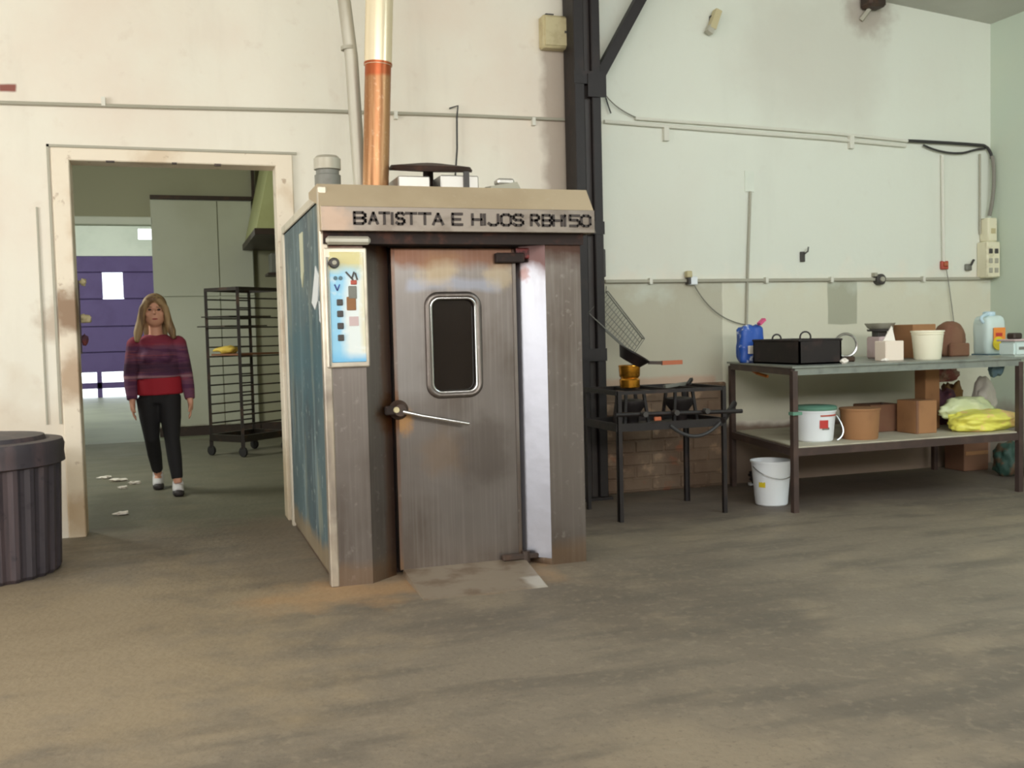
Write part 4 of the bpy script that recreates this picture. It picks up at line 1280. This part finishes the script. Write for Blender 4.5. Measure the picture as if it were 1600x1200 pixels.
g.blob((5.80, 6.03, SZ), (.24, .17, .42), 17, 4, .22, 7, 1.7)
tag(g.build('grey_film_bag', m_greybag, smooth='all'), 'greyish clear film bag slumped at the right end of the shelf', 'bag')
g = thing('blue_rag', (5.61, 5.72, .80), 'dull blue rag hanging under the right end of the table top', 'rag')
MB().blob((5.61, 5.72, .81), (.13, .10, .13), 19, 4, .3, 8, 2.2, False).build('cloth', m_bluecl, g, 'all')

# --- on the floor under the table
g = bucket('white_bucket', (3.845, 5.90, 0), .108, .134, .305, m_bucket, 'white bucket with yellow label on the floor beside the table leg', hang=.8)
curved_label((3.845, 5.90), .122, -75, -52, .13, .22, m_yellow, g, 'yellow_label')
g = thing('floor_scoop', (4.30, 6.74, .04), 'white scoop lying on the floor behind the bucket', 'scoop')
MB().bar((4.12, 6.62, .02), (4.30, 6.62, .03), .03, .02).build('handle', m_bucket, g)
MB().blob((4.36, 6.60, 0), (.15, .10, .06), 3, 3, .1, 5, 2.2).build('bowl', m_bucket, g, 'all')
g = thing('cardboard_box', (6.12, 6.6, 0), 'brown cardboard box on the floor under the right end of the table', 'box')
MB().box(6.05, 6.30, 6.50, 6.72, 0, .30, .005).build('box_body', m_cardd, g)
MB().box(6.06, 6.29, 6.495, 6.50, .13, .16).build('tape', m_card, g)
tag(MB().blob((6.18, 6.18, 0), (.22, .2, .30), 41, 4, .25, 7, 2.5).build('green_bag', m_greencl, smooth='all'), 'dark green bag on the floor left of the pink sack', 'bag')
tag(MB().blob((6.40, 6.05, 0), (.26, .24, .36), 43, 4, .12, 6, 2.6).build('pink_sack', m_pinksack, smooth='all'), 'pale pink sack standing on the floor in the corner', 'sack')
tag(MB().blob((4.24, 6.55, 0), (.30, .22, .22), 45, 4, .4, 8, 2.2).build('dark_bundle', mat('black_rag', (38, 32, 32), .9), smooth='all'), 'black rag bundle on the floor by the rear table leg', 'rag')

# ------------------------------------------------------------------ the woman
def remeshed(mb_, name, m_, parent, vox, smooth_it=4):
    o = mb_.build(name, m_, parent)
    md = o.modifiers.new('r', 'REMESH')
    md.mode = 'VOXEL'
    md.voxel_size = vox
    s2 = o.modifiers.new('s', 'SMOOTH')
    s2.iterations = smooth_it
    s2.factor = .5
    dg = bpy.context.evaluated_depsgraph_get()
    me = bpy.data.meshes.new_from_object(o.evaluated_get(dg))
    me.name = name
    o.modifiers.clear()
    old = o.data
    o.data = me
    bpy.data.meshes.remove(old)
    me.polygons.foreach_set('use_smooth', [True] * len(me.polygons))
    if not me.materials:
        me.materials.append(m_)
    return o


WY = 8.55
wom = thing('person', (-.10, WY, 0), 'blond woman in purple striped knit and black trousers walking through the doorway', 'person')
V = Vector
# joints (person faces -y, weight on the leg at the viewer's right)
pel = V((-.115, WY, .80)); chest = V((-.125, WY - .01, 1.12)); neck = V((-.125, WY - .01, 1.30)); headc = V((-.128, WY - .03, 1.455))
shL, shR = V((-.285, WY, 1.205)), V((.04, WY, 1.205))
elL, elR = V((-.335, WY + .02, .955)), V((.095, WY + .01, .945))
wrL, wrR = V((-.322, WY - .06, .745)), V((.115, WY - .07, .735))
hipL, hipR = V((-.205, WY, .77)), V((-.045, WY, .77))
knL, knR = V((-.190, WY + .02, .44)), V((-.035, WY - .10, .43))
anL, anR = V((-.160, WY + .30, .115)), V((-.005, WY - .16, .085))


def hand(q, wr, d, s):
    """d: direction the fingers point, s: +1 thumb to +x side"""
    d = d.normalized()
    side = V((s, 0, 0))
    fwd = V((0, -1, 0))
    q.ball(wr + d * .045, .034, 2, (.62, 1.0, 1.25))
    base = wr + d * .08
    for i, (off, ln) in enumerate(((-.027, .062), (-.009, .072), (.009, .068), (.026, .054))):
        b0 = base + fwd * (-off)
        p1 = b0 + d * ln * .5 + side * .006
        p2 = p1 + d * ln * .42 + side * .014
        q.tube([wr + d * .05 + fwd * (-off) * .8, b0, p1, p2], [.009, .0088, .008, .0065], 8)
        q.ball(p2, .0065, 1)
    t0 = wr + d * .03 + fwd * .024
    t1 = t0 + d * .03 + fwd * .020 + side * .010
    t2 = t1 + d * .028 + fwd * .006 + side * .010
    q.tube([wr + d * .02, t0, t1, t2], [.012, .011, .0095, .008], 8)


q = MB()
# head: skull, jaw, nose, ears
tl = Matrix.Rotation(radians(6), 3, 'Y')
q.ball(headc + V((0, .012, .02)), .094, 3, (.84, 1.05, 1.08), tl)
q.ball(headc + V((.002, -.022, -.045)), .074, 3, (.98, .98, 1.08), tl)
q.ball(headc + V((.004, -.052, -.092)), .026, 2, (1.2, .9, .8))
q.tube([headc + V((0, -.094, .018)), headc + V((0, -.112, -.016)), headc + V((0, -.104, -.024))], [.008, .013, .010], 8)
for s_ in (-1, 1):
    q.ball(headc + V((s_ * .082, .01, -.012)), .022, 2, (.4, .8, 1.3))
    q.ball(headc + V((s_ * .038, -.058, -.022)), .030, 2, (1.1, .8, 1.0))
q.tube([headc + V((0, .01, -.06)), neck + V((0, 0, -.06))], [.048, .056], 14)
# trunk beneath the clothes
q.tube([neck + V((0, 0, -.03)), V((-.125, WY, 1.20)), chest, V((-.118, WY, .95)), pel], [.06, .12, .135, .115, .135], 18, flat=.66, side=(1, 0, 0))
for a, b, c in ((shL, elL, wrL), (shR, elR, wrR)):
    q.tube([a, (a + b) / 2, b, (b + c) / 2, c, c + (c - b).normalized() * .03], [.046, .042, .034, .034, .024, .022], 12)
    q.ball(a, .048, 2)
hand(q, wrL, V((.02, -.12, -1)), 1)
hand(q, wrR, V((.03, -.12, -1)), -1)
for h, k, a in ((hipL, knL, anL), (hipR, knR, anR)):
    q.tube([h, (h + k) / 2, k, (k * .6 + a * .4), a], [.085, .070, .050, .048, .032], 14)
q.ball(anL + V((0, -.02, -.04)), .035, 2, (1, 1.6, .8))
q.ball(anR + V((0, -.03, -.04)), .035, 2, (1, 1.6, .8))
remeshed(q, 'body', m_skin, wom, .0062, 2)
for s_ in (-1, 1):
    MB().ball(headc + V((s_ * .034, -.088, .014)), .011, 2, (1.3, .6, .7)).build('eye', m_eye, wom, True)
    MB().bar(headc + V((s_ * .018, -.094, .036)), headc + V((s_ * .052, -.084, .034)), .006, .006).build('eyebrow', m_hair, wom)
MB().ball(headc + V((.002, -.094, -.060)), .018, 2, (1.25, .4, .35)).build('mouth', m_lip, wom, True)
# hair
q = MB()
q.ball(headc + V((0, .030, .042)), .104, 3, (.95, 1.0, 1.05), tl)
q.tube([headc + V((-.04, -.075, .095)), headc + V((-.085, -.05, .03)), headc + V((-.105, -.03, -.08)), headc + V((-.130, -.04, -.17)), headc + V((-.140, -.06, -.24))], [.028, .030, .036, .036, .018], 12)
q.tube([headc + V((.03, -.075, .095)), headc + V((.082, -.05, .03)), headc + V((.100, -.03, -.08)), headc + V((.125, -.04, -.16)), headc + V((.140, -.05, -.22))], [.028, .028, .034, .034, .016], 12)
q.tube([headc + V((0, .07, .04)), headc + V((0, .09, -.10)), headc + V((0, .10, -.26))], [.085, .10, .085], 16, flat=.55, side=(1, 0, 0))
q.ball(headc + V((0, -.052, .098)), .055, 2, (1.15, .7, .5), tl)
remeshed(q, 'hair', m_hair, wom, .009, 3)
# knit top with sleeves
q = MB()
q.tube([V((-.125, WY, 1.272)), V((-.125, WY, 1.225)), V((-.125, WY - .005, 1.12)), V((-.118, WY - .005, 1.0)), V((-.115, WY - .005, .925))], [.085, .155, .175, .160, .182], 24, flat=.68, side=(1, 0, 0))
q.ball(V((-.185, WY - .085, 1.10)), .062, 2)
q.ball(V((-.065, WY - .085, 1.10)), .062, 2)
for a, b, c in ((shL, elL, wrL), (shR, elR, wrR)):
    q.ball(a + V((0, 0, -.005)), .064, 2)
    q.tube([a, (a + b) / 2, b, (b + c) / 2, c + (b - c) * .06], [.066, .060, .052, .050, .040], 14)
remeshed(q, 'knit_top', m_knit, wom, .010, 4)
q = MB()
q.tube([V((-.115, WY, 1.0)), V((-.113, WY, .90)), V((-.112, WY, .79))], [.150, .172, .180], 24, flat=.70, side=(1, 0, 0))
remeshed(q, 'red_shirt', m_shirt, wom, .010, 3)
q = MB()
q.tube([V((-.113, WY, .90)), V((-.118, WY, .80)), V((-.122, WY, .72))], [.14, .158, .14], 20, flat=.68, side=(1, 0, 0))
for h, k, a in ((hipL, knL, anL), (hipR, knR, anR)):
    q.tube([h + V((0, 0, -.0)), (h + k) / 2, k, k * .55 + a * .45, a + (k - a) * .10], [.094, .082, .060, .057, .044], 16)
remeshed(q, 'trousers', m_trouser, wom, .010, 4)
for an, yaw_, lift in ((anL, 0, .055), (anR, 0, 0)):
    q = MB()
    if an is anL:   # trailing foot, heel raised
        q.tube([V((an.x, an.y + .02, .13)), V((an.x, an.y + .01, .075)), V((an.x, an.y - .07, .045)), V((an.x - .005, an.y - .16, .035))], [.042, .046, .046, .034], 14, flat=.8, side=(1, 0, 0))
    else:
        q.tube([V((an.x, an.y + .03, .10)), V((an.x, an.y + .02, .05)), V((an.x, an.y - .06, .045)), V((an.x + .005, an.y - .15, .037))], [.042, .046, .046, .036], 14, flat=.8, side=(1, 0, 0))
    sh = remeshed(q, 'shoe', m_shoe, wom, .008, 2)
    q = MB()
    dz = .0
    q.blob((an.x + .002, an.y - .11 if an is anR else an.y - .12, 0), (.090, .16, .06), 2, 3, .02, 3, 2.5)
    q.build('shoe_toe', m_sole, sh, 'all')
